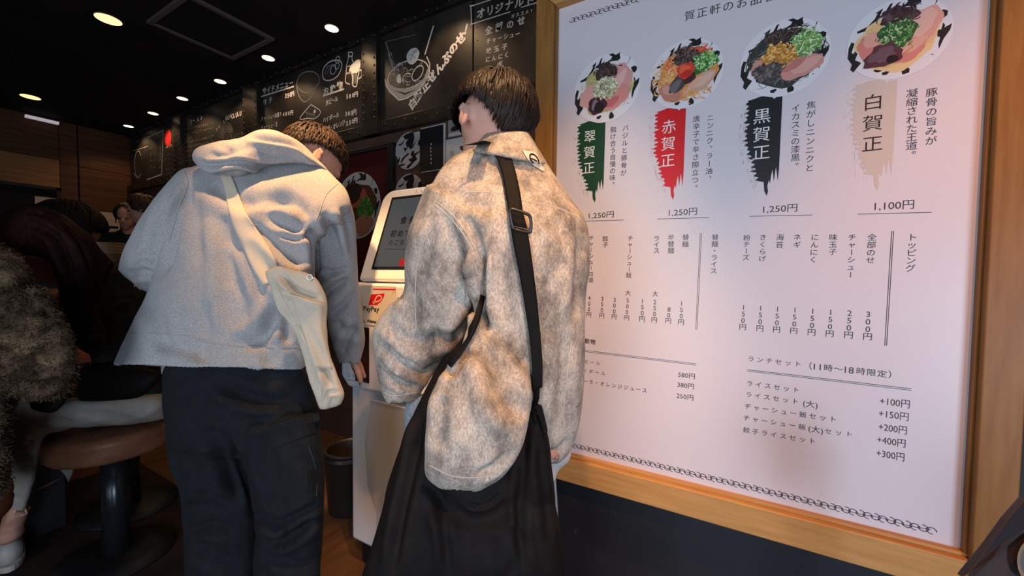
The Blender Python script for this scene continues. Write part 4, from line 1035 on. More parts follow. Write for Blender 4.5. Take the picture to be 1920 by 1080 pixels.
def body_mesh(J, voxel=.007):
    """one continuous figure: J holds the joints in metres"""
    S, r, f, u = head_shapes(J['head'], J['f'], J['u'], J.get('hs', 1.0))
    T = lambda pts, rad, n=14: S.append(tube([ax(p) for p in pts], rad, n))
    ch, pe, nk = ax(J['chest']), ax(J['pelvis']), ax(J['neck'])
    lat = nrm(ax(J['shoulder'][1])-ax(J['shoulder'][0])); up = nrm(ch-pe); dp = np.cross(lat, up)
    S.append(ellipsoid(ch, lat*.155*J.get('slim', 1), dp*.10, up*.19, 24, 16)); S.append(ellipsoid((ch+pe)/2, lat*.135*J.get('slim', 1), dp*.095, up*.20, 24, 16))
    S.append(ellipsoid(pe, lat*.155*J.get('slim', 1), dp*.105, up*.13, 24, 16))
    T([nk-nrm(J['head']-nk)*.06, nk, J['head']-f*.02*0-u*.04], [.062, .052, .050])
    for k in (0, 1):
        sh, el, wr = [ax(J[q][k]) for q in ('shoulder', 'elbow', 'wrist')]
        T([ch+up*.10, sh, (sh+el)/2, el], [.06, .052, .045, .037]); T([el, el*.6+wr*.4, wr], [.038, .036, .026])
        S.extend(hand_shapes(wr, wr-el if 'hd' not in J else J['hd'][k], J['hn'][k], 1 if k else -1, J.get('curl', .6)))
        hp, kn, an = [ax(J[q][k]) for q in ('hip', 'knee', 'ankle')]
        T([hp, hp*.5+kn*.5, kn], [.085, .072, .053]); T([kn, kn*.65+an*.35, an], [.052, .053, .036])
        td = ax(J['toe'][k]); T([an-UP*.02-td*.03, an-UP*.045+td*.06, an-UP*.055+td*.15], [.038, .036, .026])
    me = union('body', S, voxel, 2); return me, r, f, u

def tuck(body, clothes, J, keep=.15, hand=.13):
    """keep the covered skin inside the clothes"""
    trees = [bvh(c.data) for c in clothes]
    me = body.data; V, _ = get_vn(me); 
    for i, v in enumerate(V):
        if np.linalg.norm(v-J['head']) < keep or min(np.linalg.norm(v-np.array(w)) for w in J['wrist']) < hand: continue
        best = None
        for t in trees:
            loc, nn, _i, d = t.find_nearest(Vector(v.tolist()), .26)
            if loc is None: continue
            sg = (Vector(v.tolist())-loc).dot(nn)
            dep = -d if sg < 0 else d
            if best is None or dep < best[0]: best = (dep, loc, nn)
        if best and best[0] > -.018: V[i] = np.array(best[1])-np.array(best[2])*.020
    me.vertices.foreach_set('co', V.ravel()); me.update()

def hair(name, c, f, u, m, parent, n=1400, crown=(0, -.35, .93), ln=(.45, .9), lim=(1.25, 1.5, 2.05), s=1.0, lift=.006, wd=.006, scale=(.086, .106, .100), off=(0, -.010, .026), curl=.15, seed=3):
    rg = random.Random(seed); f = nrm(f); u = nrm(u-f*(u @ f)); r = np.cross(f, u)
    c0 = c+s*(r*off[0]+f*off[1]+u*off[2]); A = (r*scale[0]*s, f*scale[1]*s, u*scale[2]*s)
    k = nrm(crown); e1 = nrm(np.cross(k, [1, 0, 0])); e1 = nrm(np.array([0, 1, 0])-k*k[1]); e2 = np.cross(k, e1)      # e1 points to the face
    def limit(phi):
        w = (1-math.cos(phi))/2; side = abs(math.sin(phi))
        a = lim[0]*(1-w)+lim[2]*w; return a*(1-side**2)+lim[1]*side**2
    def pt(phi, th, h=0.0):
        v = k*math.cos(th)+(e1*math.cos(phi)+e2*math.sin(phi))*math.sin(th); p = A[0]*v[0]+A[1]*v[1]+A[2]*v[2]
        return c0+p*(1+h/np.linalg.norm(p)), nrm(p)
    V = []; Fc = []
    NP, NT = 48, 14                                    # scalp shell
    for i in range(NT+1):
        for j in range(NP):
            phi = 2*math.pi*j/NP; V.append(pt(phi, limit(phi)*(.02+.98*i/NT), -.002)[0])
    for i in range(NT):
        for j in range(NP): j2 = (j+1) % NP; Fc.append((i*NP+j, (i+1)*NP+j, (i+1)*NP+j2, i*NP+j2))
    for _ in range(n):
        phi = rg.uniform(0, 2*math.pi); L = limit(phi); t0 = L*math.sqrt(rg.random())*.93; t1 = min(t0+rg.uniform(*ln), L*1.03+rg.uniform(-.05, .08))
        if t1-t0 < .12: t0 = t1-.2
        w = wd*rg.uniform(.6, 1.4)*s; h0 = rg.uniform(0, lift)*s; dphi = rg.uniform(-curl, curl); b = len(V); K = 6
        for q in range(K):
            t = q/(K-1); p, nn = pt(phi+dphi*t*t, t0+(t1-t0)*t, h0+.003*s*math.sin(t*3.1)+lift*.35*s*t*rg.random())
            p2, _n = pt(phi+dphi*t*t+.03, t0+(t1-t0)*t, h0); tn = nrm(pt(phi+dphi*t*t, t0+(t1-t0)*t+.05, h0)[0]-p); sd = np.cross(nn, tn)
            ww = w*(1-.92*t**2.2)*(.55+.45*min(1, t*4)); V += [p-sd*ww, p+nn*ww*.7, p+sd*ww]
        for q in range(K-1):
            a = b+q*3; Fc += [(a, a+1, a+4, a+3), (a+1, a+2, a+5, a+4)]
    return mesh_obj(name, V, Fc, m, parent, True)

def shoe(name, c, d, m, parent, s=1.0, label=None):
    d = nrm([d[0], d[1], 0]); l = np.cross(UP, d); c = ax(c); c[2] = 0
    S = [ellipsoid(c+d*.05*s+UP*.045, l*.045*s, d*.095*s, UP*.040, 20, 12), ellipsoid(c-d*.04*s+UP*.06, l*.040*s, d*.06*s, UP*.055, 20, 12), ellipsoid(c+d*.11*s+UP*.035, l*.045*s, d*.06*s, UP*.030, 20, 12)]
    o = link(name, union(name, S, .006, 2), M[m], parent, True)
    poly = [c+l*.047*s*math.sin(a)*(1 if True else 1)+d*(.03+.145*math.cos(a))*s for a in np.linspace(0, 2*math.pi, 28, endpoint=False)]
    MB().prism([p+UP*.004 for p in poly], (0, 0, .024)).build('sole', M['sole'], o, bevel=.004)
    return o

# ------------------------------------------------------------------ man in the grey hoodie
J1 = None; c1 = P(588, 303, 1.36); f1 = nrm(Fv*.50+Rv*.62-UP*.55); u1 = nrm(UP*.80+Fv*.25+Rv*.25)
foot1 = [P(400, 1290, 1.14), P(555, 1290, 1.06)]
man1 = empty('person', (float(foot1[0][0]+foot1[1][0])/2, float(foot1[0][1]+foot1[1][1])/2, 0),
             'person in a grey hoodie and black cargo trousers bending over the ticket machine', 'person')
hd = nrm(P(700, 690, 1.52)-P(660, 640, 1.40))
J = dict(head=c1, f=f1, u=u1, neck=P(545, 325, 1.33), chest=P(480, 440, 1.24), pelvis=P(445, 720, 1.13),
         shoulder=[P(365, 380, 1.24), P(610, 385, 1.28)], elbow=[P(265, 520, 1.22), P(640, 545, 1.33)], wrist=[P(330, 530, 1.48), P(658, 668, 1.455)],
         hd=[nrm(Fv+Rv*.3), hd], hn=[-UP, nrm(-Rv*.3-UP*.6+Fv*.2)], curl=.5,
         hip=[P(385, 760, 1.13), P(510, 755, 1.12)], knee=[P(400, 960, 1.13), P(530, 960, 1.07)], ankle=[P(400, 1255, 1.14), P(555, 1255, 1.08)],
         toe=[nrm(Fv*[1, 1, 0]), nrm(Fv*[1, 1, 0]+Rv*[.3, .3, 0])])
me, r_, f_, u_ = body_mesh(J, .006)
b1 = link('body', me, M['skin'], man1, True); eyes(c1, r_, f_, u_, man1)
hair('hair', c1, f1, u1, M['hair_brown'], man1, 2000, ln=(.25, .5), lim=(1.80, 1.50, 2.0), lift=.008, wd=.0034, scale=(.082, .101, .093), curl=.14)

S = [loft([(470, 262, 588, 296, 1.32, .05), (400, 300, 622, 328, 1.29, .10), (352, 318, 650, 362, 1.27, .13), (322, 362, 650, 405, 1.24, .15), (308, 425, 600, 440, 1.22, .155),
            (298, 485, 589, 490, 1.20, .155), (276, 548, 588, 560, 1.18, .16), (243, 620, 581, 640, 1.16, .165), (226, 660, 576, 676, 1.145, .17), (216, 684, 572, 694, 1.135, .175)], hollow_end=.07, n=56),
     loft([(372, 312, 400, 400, 1.24, .08), (335, 320, 372, 425, 1.22, .085), (296, 362, 345, 470, 1.21, .085), (258, 420, 318, 505, 1.21, .08), (230, 472, 300, 530, 1.22, .075), (221, 505, 285, 552, 1.25, .065)], n=32),
     loft([(226, 490, 262, 545, 1.27, .06), (262, 480, 275, 545, 1.36, .055), (310, 490, 320, 545, 1.45, .05)], n=24),
     loft([(585, 372, 652, 366, 1.27, .09), (583, 425, 666, 420, 1.28, .088), (588, 480, 669, 488, 1.30, .08), (597, 532, 672, 535, 1.33, .072), (610, 575, 679, 582, 1.36, .064), (615, 618, 685, 634, 1.40, .056), (627, 655, 680, 660, 1.435, .048), (637, 682, 674, 684, 1.455, .038)], n=32, hollow_end=.03)]
me = union('hoodie', S, .0055, 3)
folds1 = [([(582, 430), (588, 470), (590, 520)], 9, .020), ([(560, 360), (500, 395), (530, 420), (580, 440)], 12, .007),
          ([(455, 395), (500, 372), (560, 385), (578, 425)], 13, .011), ([(480, 420), (530, 470), (575, 500)], 12, .009), ([(470, 450), (510, 510), (560, 540)], 13, .008),
          ([(418, 400), (428, 480), (430, 560), (440, 625)], 16, .009), ([(445, 520), (458, 580), (470, 640)], 12, .006), ([(560, 540), (530, 580), (500, 625), (455, 650)], 14, .013),
          ([(548, 560), (540, 600), (536, 648)], 10, .010), ([(360, 345), (338, 400), (325, 460), (300, 520)], 8, .012), ([(318, 370), (300, 430), (280, 500)], 10, .006), ([(395, 340), (430, 370), (480, 380)], 14, .005),
          ([(605, 395), (625, 440), (640, 490)], 9, .008), ([(640, 385), (655, 430), (660, 480)], 8, .007), ([(655, 520), (625, 540), (600, 560)], 7, .009), ([(668, 545), (640, 575), (618, 590)], 7, .007),
          ([(672, 600), (650, 640), (640, 665)], 8, .007), ([(628, 600), (650, 620), (676, 622)], 8, .005), ([(232, 520), (262, 508), (290, 515)], 8, .008), ([(240, 500), (270, 480), (295, 490)], 8, .005),
          ([(290, 640), (340, 652), (400, 668)], 12, .004), ([(260, 560), (300, 600), (320, 680)], 16, .006), ([(390, 560), (380, 620), (370, 690)], 18, .006), ([(500, 640), (505, 670), (510, 700)], 14, .005), ([(590, 430), (560, 450), (520, 440)], 5, .008), ([(600, 500), (625, 510), (655, 500)], 5, .006), ([(350, 360), (368, 420), (372, 500)], 14, .005), ([(430, 440), (470, 500), (500, 570)], 10, .005), ([(340, 560), (345, 620), (340, 690)], 12, .004)]
folds1 = [(f[0], f[1], f[2]*1.55) for f in folds1]
me = sculpt(me, folds1, .0045, 7, (1, 1, .8), 3)
hoodie = link('hoodie', me, M['hoodie'], man1, True); T1 = bvh(me)
SEAM = mat('seam_thread', (.34, .33, .32), .9)
k = MB()
for l in ([(240, 625), (290, 626), (342, 629), (393, 641), (430, 647), (467, 650), (544, 651), (578, 648)], [(633, 345), (612, 365), (600, 395), (588, 430)], [(345, 320), (352, 345), (335, 390), (318, 450)]):
    k.add(*cord_on(T1, l, .0013, .0003))
k.build('seam', SEAM, hoodie, True)
# hood lying on the shoulders
S = [loft([(363, 290, 364, 300, 1.165, .02), (372, 278, 378, 318, 1.165, .05), (400, 266, 408, 326, 1.17, .07), (450, 258, 448, 333, 1.19, .08), (497, 243, 498, 316, 1.22, .085), (535, 250, 545, 309, 1.25, .08), (572, 274, 585, 311, 1.28, .07), (598, 300, 617, 324, 1.30, .045)], n=36, power=2.0)]
me = union('hood', S, .0045, 3)
me = sculpt(me, [([(374, 304), (400, 309), (450, 304), (492, 311), (540, 308), (600, 316)], 4, .012, .9), ([(460, 256), (500, 262), (560, 275), (605, 310)], 5, .008, .8), ([(385, 285), (420, 290), (470, 270)], 9, .006),
                 ([(480, 285), (520, 290), (570, 298)], 8, .006), ([(400, 268), (430, 282), (420, 300)], 7, .004), ([(440, 318), (470, 322), (500, 312)], 5, .004)], .005, 12, (1, 1, 1), 7)
hood = link('hood', me, M['hoodie'], hoodie, True)
S = [loft([(300, 655, 550, 655, 1.15, .115), (302, 682, 548, 664, 1.145, .12), (303, 703, 540, 676, 1.14, .125)], n=44, hollow_end=.02)]
link('undershirt', union('undershirt', S, .006, 2), mat('undershirt_grey', (.30, .27, .26), .9), man1, True)
# trousers with cargo pocket
S = [loft([(312, 668, 572, 676, 1.135, .12), (305, 700, 583, 704, 1.13, .135), (305, 750, 594, 750, 1.12, .14), (311, 805, 598, 800, 1.11, .14), (318, 845, 602, 840, 1.11, .12)], n=48),
     loft([(309, 795, 470, 805, 1.13, .10), (315, 870, 470, 880, 1.14, .09), (336, 925, 472, 935, 1.13, .085), (341, 985, 476, 985, 1.13, .085), (347, 1080, 474, 1080, 1.14, .08), (350, 1200, 462, 1200, 1.14, .075), (352, 1275, 458, 1275, 1.14, .072)], n=36),
     loft([(425, 800, 598, 780, 1.08, .11), (452, 850, 606, 850, 1.06, .105), (464, 900, 608, 920, 1.05, .098), (472, 945, 607, 985, 1.05, .09), (480, 1000, 603, 1040, 1.06, .085), (474, 1080, 600, 1080, 1.06, .085), (490, 1200, 605, 1200, 1.07, .075), (500, 1275, 610, 1275, 1.07, .07)], n=36)]
me = union('trousers', S, .0065, 3)
me = sculpt(me, [(f[0], f[1], f[2]*1.25) for f in [([(415, 715), (450, 740), (520, 755), (560, 740)], 12, .012), ([(455, 790), (510, 785), (560, 760)], 10, .008), ([(372, 806), (410, 830), (430, 880), (452, 940)], 14, .016), ([(421, 806), (450, 870), (468, 920), (474, 960)], 7, .016),
                 ([(345, 1000), (400, 985), (440, 1000)], 10, .010), ([(360, 1010), (400, 1040), (440, 1060)], 14, .012), ([(476, 960), (520, 985), (545, 1000)], 8, .012), ([(505, 1020), (550, 1005), (590, 970)], 9, .012), ([(510, 990), (560, 965), (600, 945)], 7, .010),
                 ([(335, 940), (380, 930), (440, 945)], 9, .007), ([(500, 1040), (560, 1060), (600, 1050)], 10, .008), ([(330, 820), (332, 880), (345, 940)], 8, .006), ([(560, 860), (590, 880), (600, 920)], 10, .006)]], .003, 9, (1, 1, .6), 5)
tr = link('trousers', me, M['trousers'], man1, True); T2 = bvh(me)
V, Fc = strip_on(T2, [(505, 806), (520, 850), (533, 905), (541, 955)], [(596, 772), (600, 830), (603, 890), (600, 945)], .001, .006, 8, 6)
mesh_obj('cargo_pocket', V, Fc, M['trousers'], tr)
V, Fc = strip_on(T2, [(503, 800), (508, 818), (513, 838)], [(597, 768), (599, 788), (601, 808)], .006, .005, 8, 5)
mesh_obj('pocket_flap', V, Fc, M['trousers'], tr)
k = MB(); k.add(*cord_on(T2, [(579, 838), (592, 880), (594, 930)], .001, .008)); k.build('seam', mat('dark_seam', (.035, .038, .045), .9), tr, True)
for k in (0, 1): shoe('shoe', foot1[k]+J['toe'][k]*.05, J['toe'][k], 'darkshoe', man1)

tuck(b1, [hoodie, tr], J, .16, .11)

# cream tote of the hoodie man
tote = empty('tote_bag', P(600, 650, 1.04), 'cream canvas shoulder tote slung across the grey hoodie', 'bag')
V, Fc = strip_on(T1, [(411, 318), (414, 330), (422, 358), (429, 394), (437, 424), (456, 465), (472, 500), (492, 535)], [(430, 318), (434, 330), (443, 352), (459, 394), (478, 424), (501, 458), (519, 494), (527, 525)], .002, .004, 8, 6, 1.1)
mesh_obj('strap', V, Fc, M['cream'], tote, True)
S = [loft([(497, 510, 523, 498, 1.00, .012), (501, 526, 578, 512, 1.00, .022), (510, 550, 600, 531, 1.01, .032), (524, 580, 613, 563, 1.02, .038), (541, 607, 613, 604, 1.03, .04), (561, 646, 615, 646, 1.03, .042), (579, 702, 629, 696, 1.04, .040), (594, 752, 644, 738, 1.045, .032), (600, 767, 640, 757, 1.045, .02)], n=36, power=2.8)]
me = union('bag', S, .0045, 1)
me = sculpt(me, [(f[0], f[1], f[2]*1.3) for f in [([(512, 535), (540, 590), (565, 640), (590, 700), (600, 750)], 6, .014, .9), ([(525, 512), (560, 545), (600, 560)], 5, .012, .8), ([(560, 590), (585, 640), (610, 690), (622, 730)], 6, .010), ([(575, 600), (600, 650), (622, 690)], 5, .006),
                 ([(606, 765), (612, 745), (618, 735), (636, 735)], 3, .006), ([(530, 545), (560, 560), (585, 575)], 5, .006), ([(535, 520), (550, 540), (558, 552)], 3, .006)]], .003, 14)
bag = link('bag', me, M['cream'], tote, True); T3 = bvh(me)
V, Fc = strip_on(T3, [(543, 551), (556, 590), (575, 640), (592, 690)], [(608, 569), (606, 612), (614, 650), (624, 692)], .002, .004, 6, 5, 1.0)
mesh_obj('pocket', V, Fc, M['cream'], bag, True)
q = hit(T3, 581, 520, .002, 1.0); V, Fc = tube([q+Rv*.007*math.cos(a)+Dv*.007*math.sin(a) for a in np.linspace(0, 6.28, 14)], .0018, 6); mesh_obj('snap_ring', V, Fc, M['chrome'], bag, True)

# ------------------------------------------------------------------ man in the washed canvas jacket
c2 = P(924, 240, .955); f2 = nrm(Fv*.72-Rv*.60-UP*.42); u2 = nrm(UP+Fv*.35)
foot2 = [P(860, 1400, .93), P(985, 1400, .93)]
man2 = empty('person', (float(foot2[0][0]+foot2[1][0])/2, float(foot2[0][1]+foot2[1][1])/2, 0),
             'person in a washed beige canvas jacket, head bowed to the left, beside the wall menu', 'person')
J = dict(head=c2, f=f2, u=u2, neck=P(940, 285, .93), chest=P(1000, 440, .92), pelvis=P(985, 760, .94), slim=.8,
         shoulder=[P(850, 365, .91), P(1060, 390, .96)], elbow=[P(765, 610, .98), P(1070, 600, 1.0)], wrist=[P(765, 700, 1.14), P(1010, 690, 1.02)],
         hn=[-UP, -UP], curl=.7, hip=[P(900, 790, .93), P(1020, 790, .93)], knee=[P(870, 1080, .93), P(1005, 1080, .93)], ankle=[P(860, 1380, .95), P(985, 1380, .95)],
         toe=[nrm(Fv*[1, 1, 0]-Rv*[.3, .3, 0]), nrm(Fv*[1, 1, 0])])
me, r_, f_, u_ = body_mesh(J, .006)
b2 = link('body', me, M['skin2'], man2, True); eyes(c2, r_, f_, u_, man2)
hair('hair', c2, f2, u2, M['hair_dark'], man2, 2600, ln=(.45, 1.0), lim=(1.55, 1.42, 2.35), lift=.010, wd=.0042, scale=(.092, .104, .094), off=(0, -.010, .026), curl=.10, seed=5)
S = [loft([(905, 268, 1004, 272, .93, .065), (872, 282, 1024, 306, .925, .085), (835, 306, 1044, 336, .92, .105), (812, 345, 1072, 378, .91, .125), (806, 400, 1096, 414, .90, .14), (850, 470, 1103, 480, .90, .15),
            (888, 555, 1096, 560, .90, .15), (890, 640, 1095, 650, .90, .145), (870, 710, 1094, 725, .90, .135), (860, 780, 1088, 790, .91, .12), (880, 840, 1070, 842, .92, .105), (900, 858, 1046, 868, .92, .10)], n=56, hollow_end=.05),
     # left sleeve
     loft([(800, 345, 900, 400, .90, .11), (780, 395, 903, 450, .90, .11), (765, 435, 904, 500, .905, .108), (760, 490, 900, 545, .92, .10), (756, 550, 884, 590, .935, .095), (728, 572, 870, 632, .95, .09), (700, 618, 848, 655, .965, .085), (700, 655, 825, 684, .975, .075), (708, 695, 800, 715, .985, .065), (716, 735, 786, 738, .99, .055), (728, 758, 778, 752, .99, .048)], n=36, hollow_end=.03),
     # the jacket bulging out over the bag
     loft([(895, 600, 960, 640, .82, .05), (868, 650, 985, 690, .79, .06), (838, 690, 992, 730, .77, .065), (806, 745, 990, 775, .755, .07), (801, 800, 980, 825, .75, .072), (799, 850, 962, 868, .75, .07), (800, 893, 938, 900, .755, .062), (826, 916, 896, 922, .76, .045)], n=40, hollow_end=.02)]
me = union('jacket', S, .005, 3)
folds2 = [([(905, 470), (902, 520), (905, 570), (915, 625)], 8, .018), ([(898, 555), (880, 600), (850, 650)], 10, .012), ([(870, 400), (895, 450), (905, 520)], 9, .008), ([(820, 640), (860, 620), (895, 580)], 10, .010),
          ([(735, 600), (760, 640), (800, 640), (830, 620)], 12, .010), ([(715, 640), (745, 665), (770, 690)], 10, .010), ([(780, 560), (770, 610), (790, 660)], 12, .006), ([(760, 670), (790, 700), (830, 680)], 9, .009), ([(728, 700), (760, 720), (785, 715)], 7, .007),
          ([(920, 650), (935, 700), (950, 745), (985, 790)], 22, .016, .3), ([(880, 650), (860, 690), (835, 700)], 9, .010), ([(830, 740), (822, 790), (824, 850)], 18, .006), ([(890, 890), (925, 875), (955, 845)], 7, .006), ([(905, 287), (945, 283), (980, 290), (1005, 308)], 5, .010),
          ([(1090, 440), (1088, 520), (1080, 600)], 12, .008), ([(1060, 620), (1055, 700), (1050, 800)], 14, .007), ([(940, 470), (950, 560), (960, 640)], 14, .004), ([(1040, 400), (1060, 460), (1050, 520)], 14, .004),
          ([(1000, 840), (1040, 850), (1070, 820)], 8, .006), ([(820, 420), (800, 480), (790, 540)], 12, .005), ([(850, 350), (880, 380), (940, 390)], 14, .004)]
folds2 = [(f[0], f[1], f[2]*1.35) for f in folds2]
me = sculpt(me, folds2, .005, 6, (1, 1, .8), 21)
jacket = link('jacket', me, M['jacket'], man2, True); T4 = bvh(me)
# collar
S = [loft([(900, 262, 1000, 262, .915, .070), (885, 272, 1020, 296, .905, .080)], n=40, sub=6), ]
k = MB(); cn = []


cl_ = link('collar', union('collar', [loft([(906, 250, 990, 247, .925, .062), (900, 262, 1003, 268, .918, .072), (889, 275, 1016, 294, .908, .090), (884, 283, 1024, 308, .905, .092)], n=44, sub=5)], .004, 2), M['jacket'], jacket, True)
k = MB()
for l in ([(821, 380), (850, 405), (880, 445), (902, 491)], [(815, 384), (845, 410), (876, 450), (899, 496)], [(832, 392), (808, 430), (785, 480), (778, 560), (778, 625), (745, 680)], [(874, 361), (910, 360), (945, 364)], [(978, 376), (1040, 388), (1098, 414)],
          [(805, 872), (850, 893), (900, 895), (925, 888)], [(785, 735), (740, 742), (720, 735)], [(1072, 640), (1062, 720), (1055, 790)]):
    k.add(*cord_on(T4, l, .0011, .0002))
k.build('seam', mat('jacket_thread', (.55, .50, .43), .9), jacket, True)
# neck patch with an oval
_m = bpy.data.meshes.new('tmp'); _a, _ = get_vn(jacket.data); _b, _ = get_vn(cl_.data)
T7 = BVHTree.FromPolygons([Vector(v) for v in np.vstack([_a, _b]).tolist()], [tuple(p.vertices) for p in jacket.data.polygons]+[tuple(i+len(_a) for i in p.vertices) for p in cl_.data.polygons])
V, Fc = strip_on(T7, [(979, 281), (988, 296), (1000, 310), (1019, 321)], [(1004, 285), (1010, 296), (1016, 308), (1021, 320)], .003, .001, 4, 4, .86)
pt_ = mesh_obj('neck_label', V, Fc, mat('label_cream', (.62, .57, .48), .8), jacket)
def oval(cx, cy, a, b, rot, tree, r=.0013, off=.006):
    pts = []
    for t in np.linspace(0, 6.2832, 22):
        x, y = a*math.cos(t), b*math.sin(t); q = hit(tree, cx+x*math.cos(rot)-y*math.sin(rot), cy+x*math.sin(rot)+y*math.cos(rot), off)
        pts.append(q if q is not None else P(cx, cy, .8))
    return tube(pts, r, 6)
V, Fc = oval(1002, 299, 12, 6, .95, T7, .0016); mesh_obj('oval_mark', V, Fc, M['strapblk'], pt_, True)
k = MB(); k.add(*cord_on(T7, [(997, 297), (1007, 302)], .0012, .006)); k.build('slash_mark', M['strapblk'], pt_, True)
# shirt hem, jeans and shoes below
S = [loft([(920, 820, 1072, 832, .94, .09), (918, 850, 1068, 862, .94, .088), (916, 880, 1046, 884, .94, .086), (916, 905, 1040, 905, .94, .086)], n=40)]
link('shirt', union('shirt', S, .007, 2), M['tshirt'], man2, True)
S = [loft([(800, 735, 1040, 740, .96, .085), (790, 800, 1045, 810, .96, .10), (800, 880, 1035, 890, .96, .10)], n=44),
     loft([(765, 742, 850, 748, 1.00, .05), (757, 790, 870, 800, .99, .07), (770, 850, 900, 850, .97, .08)], n=30),
     loft([(795, 860, 925, 860, .95, .09), (800, 1080, 915, 1080, .95, .075), (805, 1370, 905, 1370, .95, .06)], n=30),
     loft([(925, 860, 1040, 860, .95, .09), (940, 1080, 1050, 1080, .95, .075), (945, 1370, 1035, 1370, .95, .06)], n=30)]
jn = link('jeans', union('jeans', S, .008, 3), M['jeans'], man2, True)
tuck(b2, [jacket, jn], J, .135, .02); tuck(b2, [jacket, jn], J, .135, .02)
for k in (0, 1): shoe('shoe', foot2[k]+J['toe'][k]*.05, J['toe'][k], 'darkshoe', man2)

# black bag with its long strap
bb = empty('shoulder_bag', P(880, 1000, .85), 'big black slouchy bag hanging from a black strap over the beige jacket', 'bag')
S = [loft([(836, 664, 852, 664, .87, .012), (818, 694, 850, 700, .865, .015), (792, 742, 875, 752, .86, .03), (768, 792, 960, 800, .855, .04), (745, 850, 1028, 850, .85, .05), (722, 930, 1038, 930, .845, .07), (703, 1005, 1049, 1000, .84, .085), (682, 1080, 1057, 1080, .84, .095), (668, 1180, 1060, 1180, .85, .095), (690, 1250, 1040, 1250, .86, .07)], n=48, power=2.6),
     loft([(998, 752, 1010, 758, .80, .010), (984, 785, 1020, 792, .805, .018), (970, 830, 1029, 822, .81, .026), (950, 880, 1036, 880, .825, .045), (930, 940, 1042, 940, .84, .06)], n=30)]
me = union('bag', S, .006, 2)
me = sculpt(me, [([(790, 770), (775, 870), (750, 980), (735, 1080)], 9, .012), ([(790, 900), (820, 930), (835, 1000), (840, 1080)], 9, .008), ([(800, 905), (870, 975), (930, 970), (975, 930)], 20, .014, .3), ([(870, 935), (890, 950), (920, 942), (945, 918)], 4, .006, .6), ([(840, 1010), (920, 1020), (970, 985)], 22, .010, .2),
                 ([(985, 800), (980, 880), (975, 980), (985, 1080)], 9, .010), ([(1010, 830), (1020, 920), (1030, 1020)], 8, .005), ([(960, 980), (965, 1030), (960, 1080)], 12, .006)], .004, 8)
bagm = link('bag', me, M['blackbag'], bb, True)
V, Fc = strip_on(T4, [(868, 273), (890, 272), (913, 274), (930, 295), (942, 331), (948, 367), (953, 396), (961, 450), (976, 528), (991, 621), (998, 695), (998, 735)], [(906, 263), (925, 268), (948, 275), (961, 301), (972, 343), (977, 370), (981, 398), (990, 436), (1003, 528), (1011, 602), (1017, 676), (1017, 726)], .010, .003, 5, 5, .80)
st = mesh_obj('strap', V, Fc, M['strapblk'], bb, True)
V, Fc = tube(catmull([P(1006, 720, .755), P(1006, 745, .765), P(1001, 762, .785), P(1003, 790, .79)], 4), [.006]*13, 8); mesh_obj('strap_loop', V, Fc, M['strapblk'], bb, True)
me2 = MB(); me2.prism([P(x, y, .775) for x, y in ((1008, 725), (1018, 722), (1016, 760), (1027, 806), (1026, 815), (1020, 812), (1006, 770))], Fv*.006).build('strap_tail', M['strapblk'], bb, bevel=.001)
T5 = bvh(st.data) if False else None
V, Fc = strip_on(T4, [(901, 552), (888, 596), (862, 640), (832, 676)], [(910, 556), (899, 604), (874, 652), (846, 690)], .006, .003, 2, 3, .80)
mesh_obj('rear_strap', V, Fc, M['strapblk'], bb, True)
# plastic slider
def on_strap(px, py, off): q = hit(T4, px, py, .014+off, .8); return q
ring = [(955, 394), (963, 393), (988, 401), (995, 411), (995, 433), (988, 435), (966, 430), (961, 424), (955, 394)]
dd = np.mean([np.linalg.norm(on_strap(x, y, 0)-CAM) for x, y in ((970, 410), (980, 415), (968, 420))])
pts = catmull([CAM+nrm(ray(x, y))*(dd-.004) for x, y in ring], 4); V, Fc = tube(pts, .0034, 8, False); bk = mesh_obj('slider_buckle', V, Fc, mat('buckle_plastic', (.02, .017, .016), .3), bb, True)
V, Fc = tube([CAM+nrm(ray(x, y))*(dd-.004) for x, y in ((958, 424), (993, 432))], .003, 8); mesh_obj('slider_bar', V, Fc, mat('bar_plastic', (.02, .017, .016), .3), bk, True)

# ================================================================== customers sitting at the counter
stq = P(215, 810, 1.6)
stool(float(stq[0])-.01, float(stq[1]), .565, .20, 'round brown leather bar stool with black pole under the sitter in white trousers')
stool(float(stq[0])-.42, float(stq[1])+.16, .565, .18, 'second brown bar stool half hidden behind the nearest one')
# counter
ct = empty('counter', (-2.5, -.1, 0), 'dark ramen counter with red brown top at the left edge', 'counter')
MB().box((-2.75, -1.2, .82), (-2.26, .575, .845)).build('counter_top', M['redtop'], ct, bevel=.004)
MB().box((-2.73, -1.18, .74), (-2.275, .565, .82)).build('apron', M['kioskblk'], ct)
MB().box((-2.72, -1.15, 0), (-2.66, .54, .74)).build('counter_body', M['kioskblk'], ct)
bq = P(207, 490, 2.6)
sh = empty('raised_shelf', (float(bq[0]), float(bq[1]), 0), 'dark raised serving shelf carrying the stacked cream bowls', 'shelf')
MB().box((bq[0]-.35, bq[1]-.14, 1.20), (bq[0]+.12, bq[1]+.14, 1.235)).build('shelf_board', M['woodwall'], sh)
MB().box((bq[0]-.30, bq[1]-.10, 0), (bq[0]+.06, bq[1]+.10, 1.20)).build('shelf_base', M['kioskblk'], sh)
for k in range(4):
    o = empty('soup_bowl', (bq[0]-.0, bq[1], 1.2355+.022*k), ('cream soup bowl, ' + ['lowest', 'second', 'third', 'topmost'][k] + ' of the stack left of the hoodie'), 'bowl', 'cream bowls stacked on the raised shelf')
    MB().lathe((bq[0]-.0, bq[1], 1.2355+.022*k), [(.035, 0), (.036, .012), (.07, .035), (.088, .068), (.091, .070), (.088, .071), (.065, .040), (.03, .018)], 40).build('bowl_body', M['bowlwhite'], o, True)

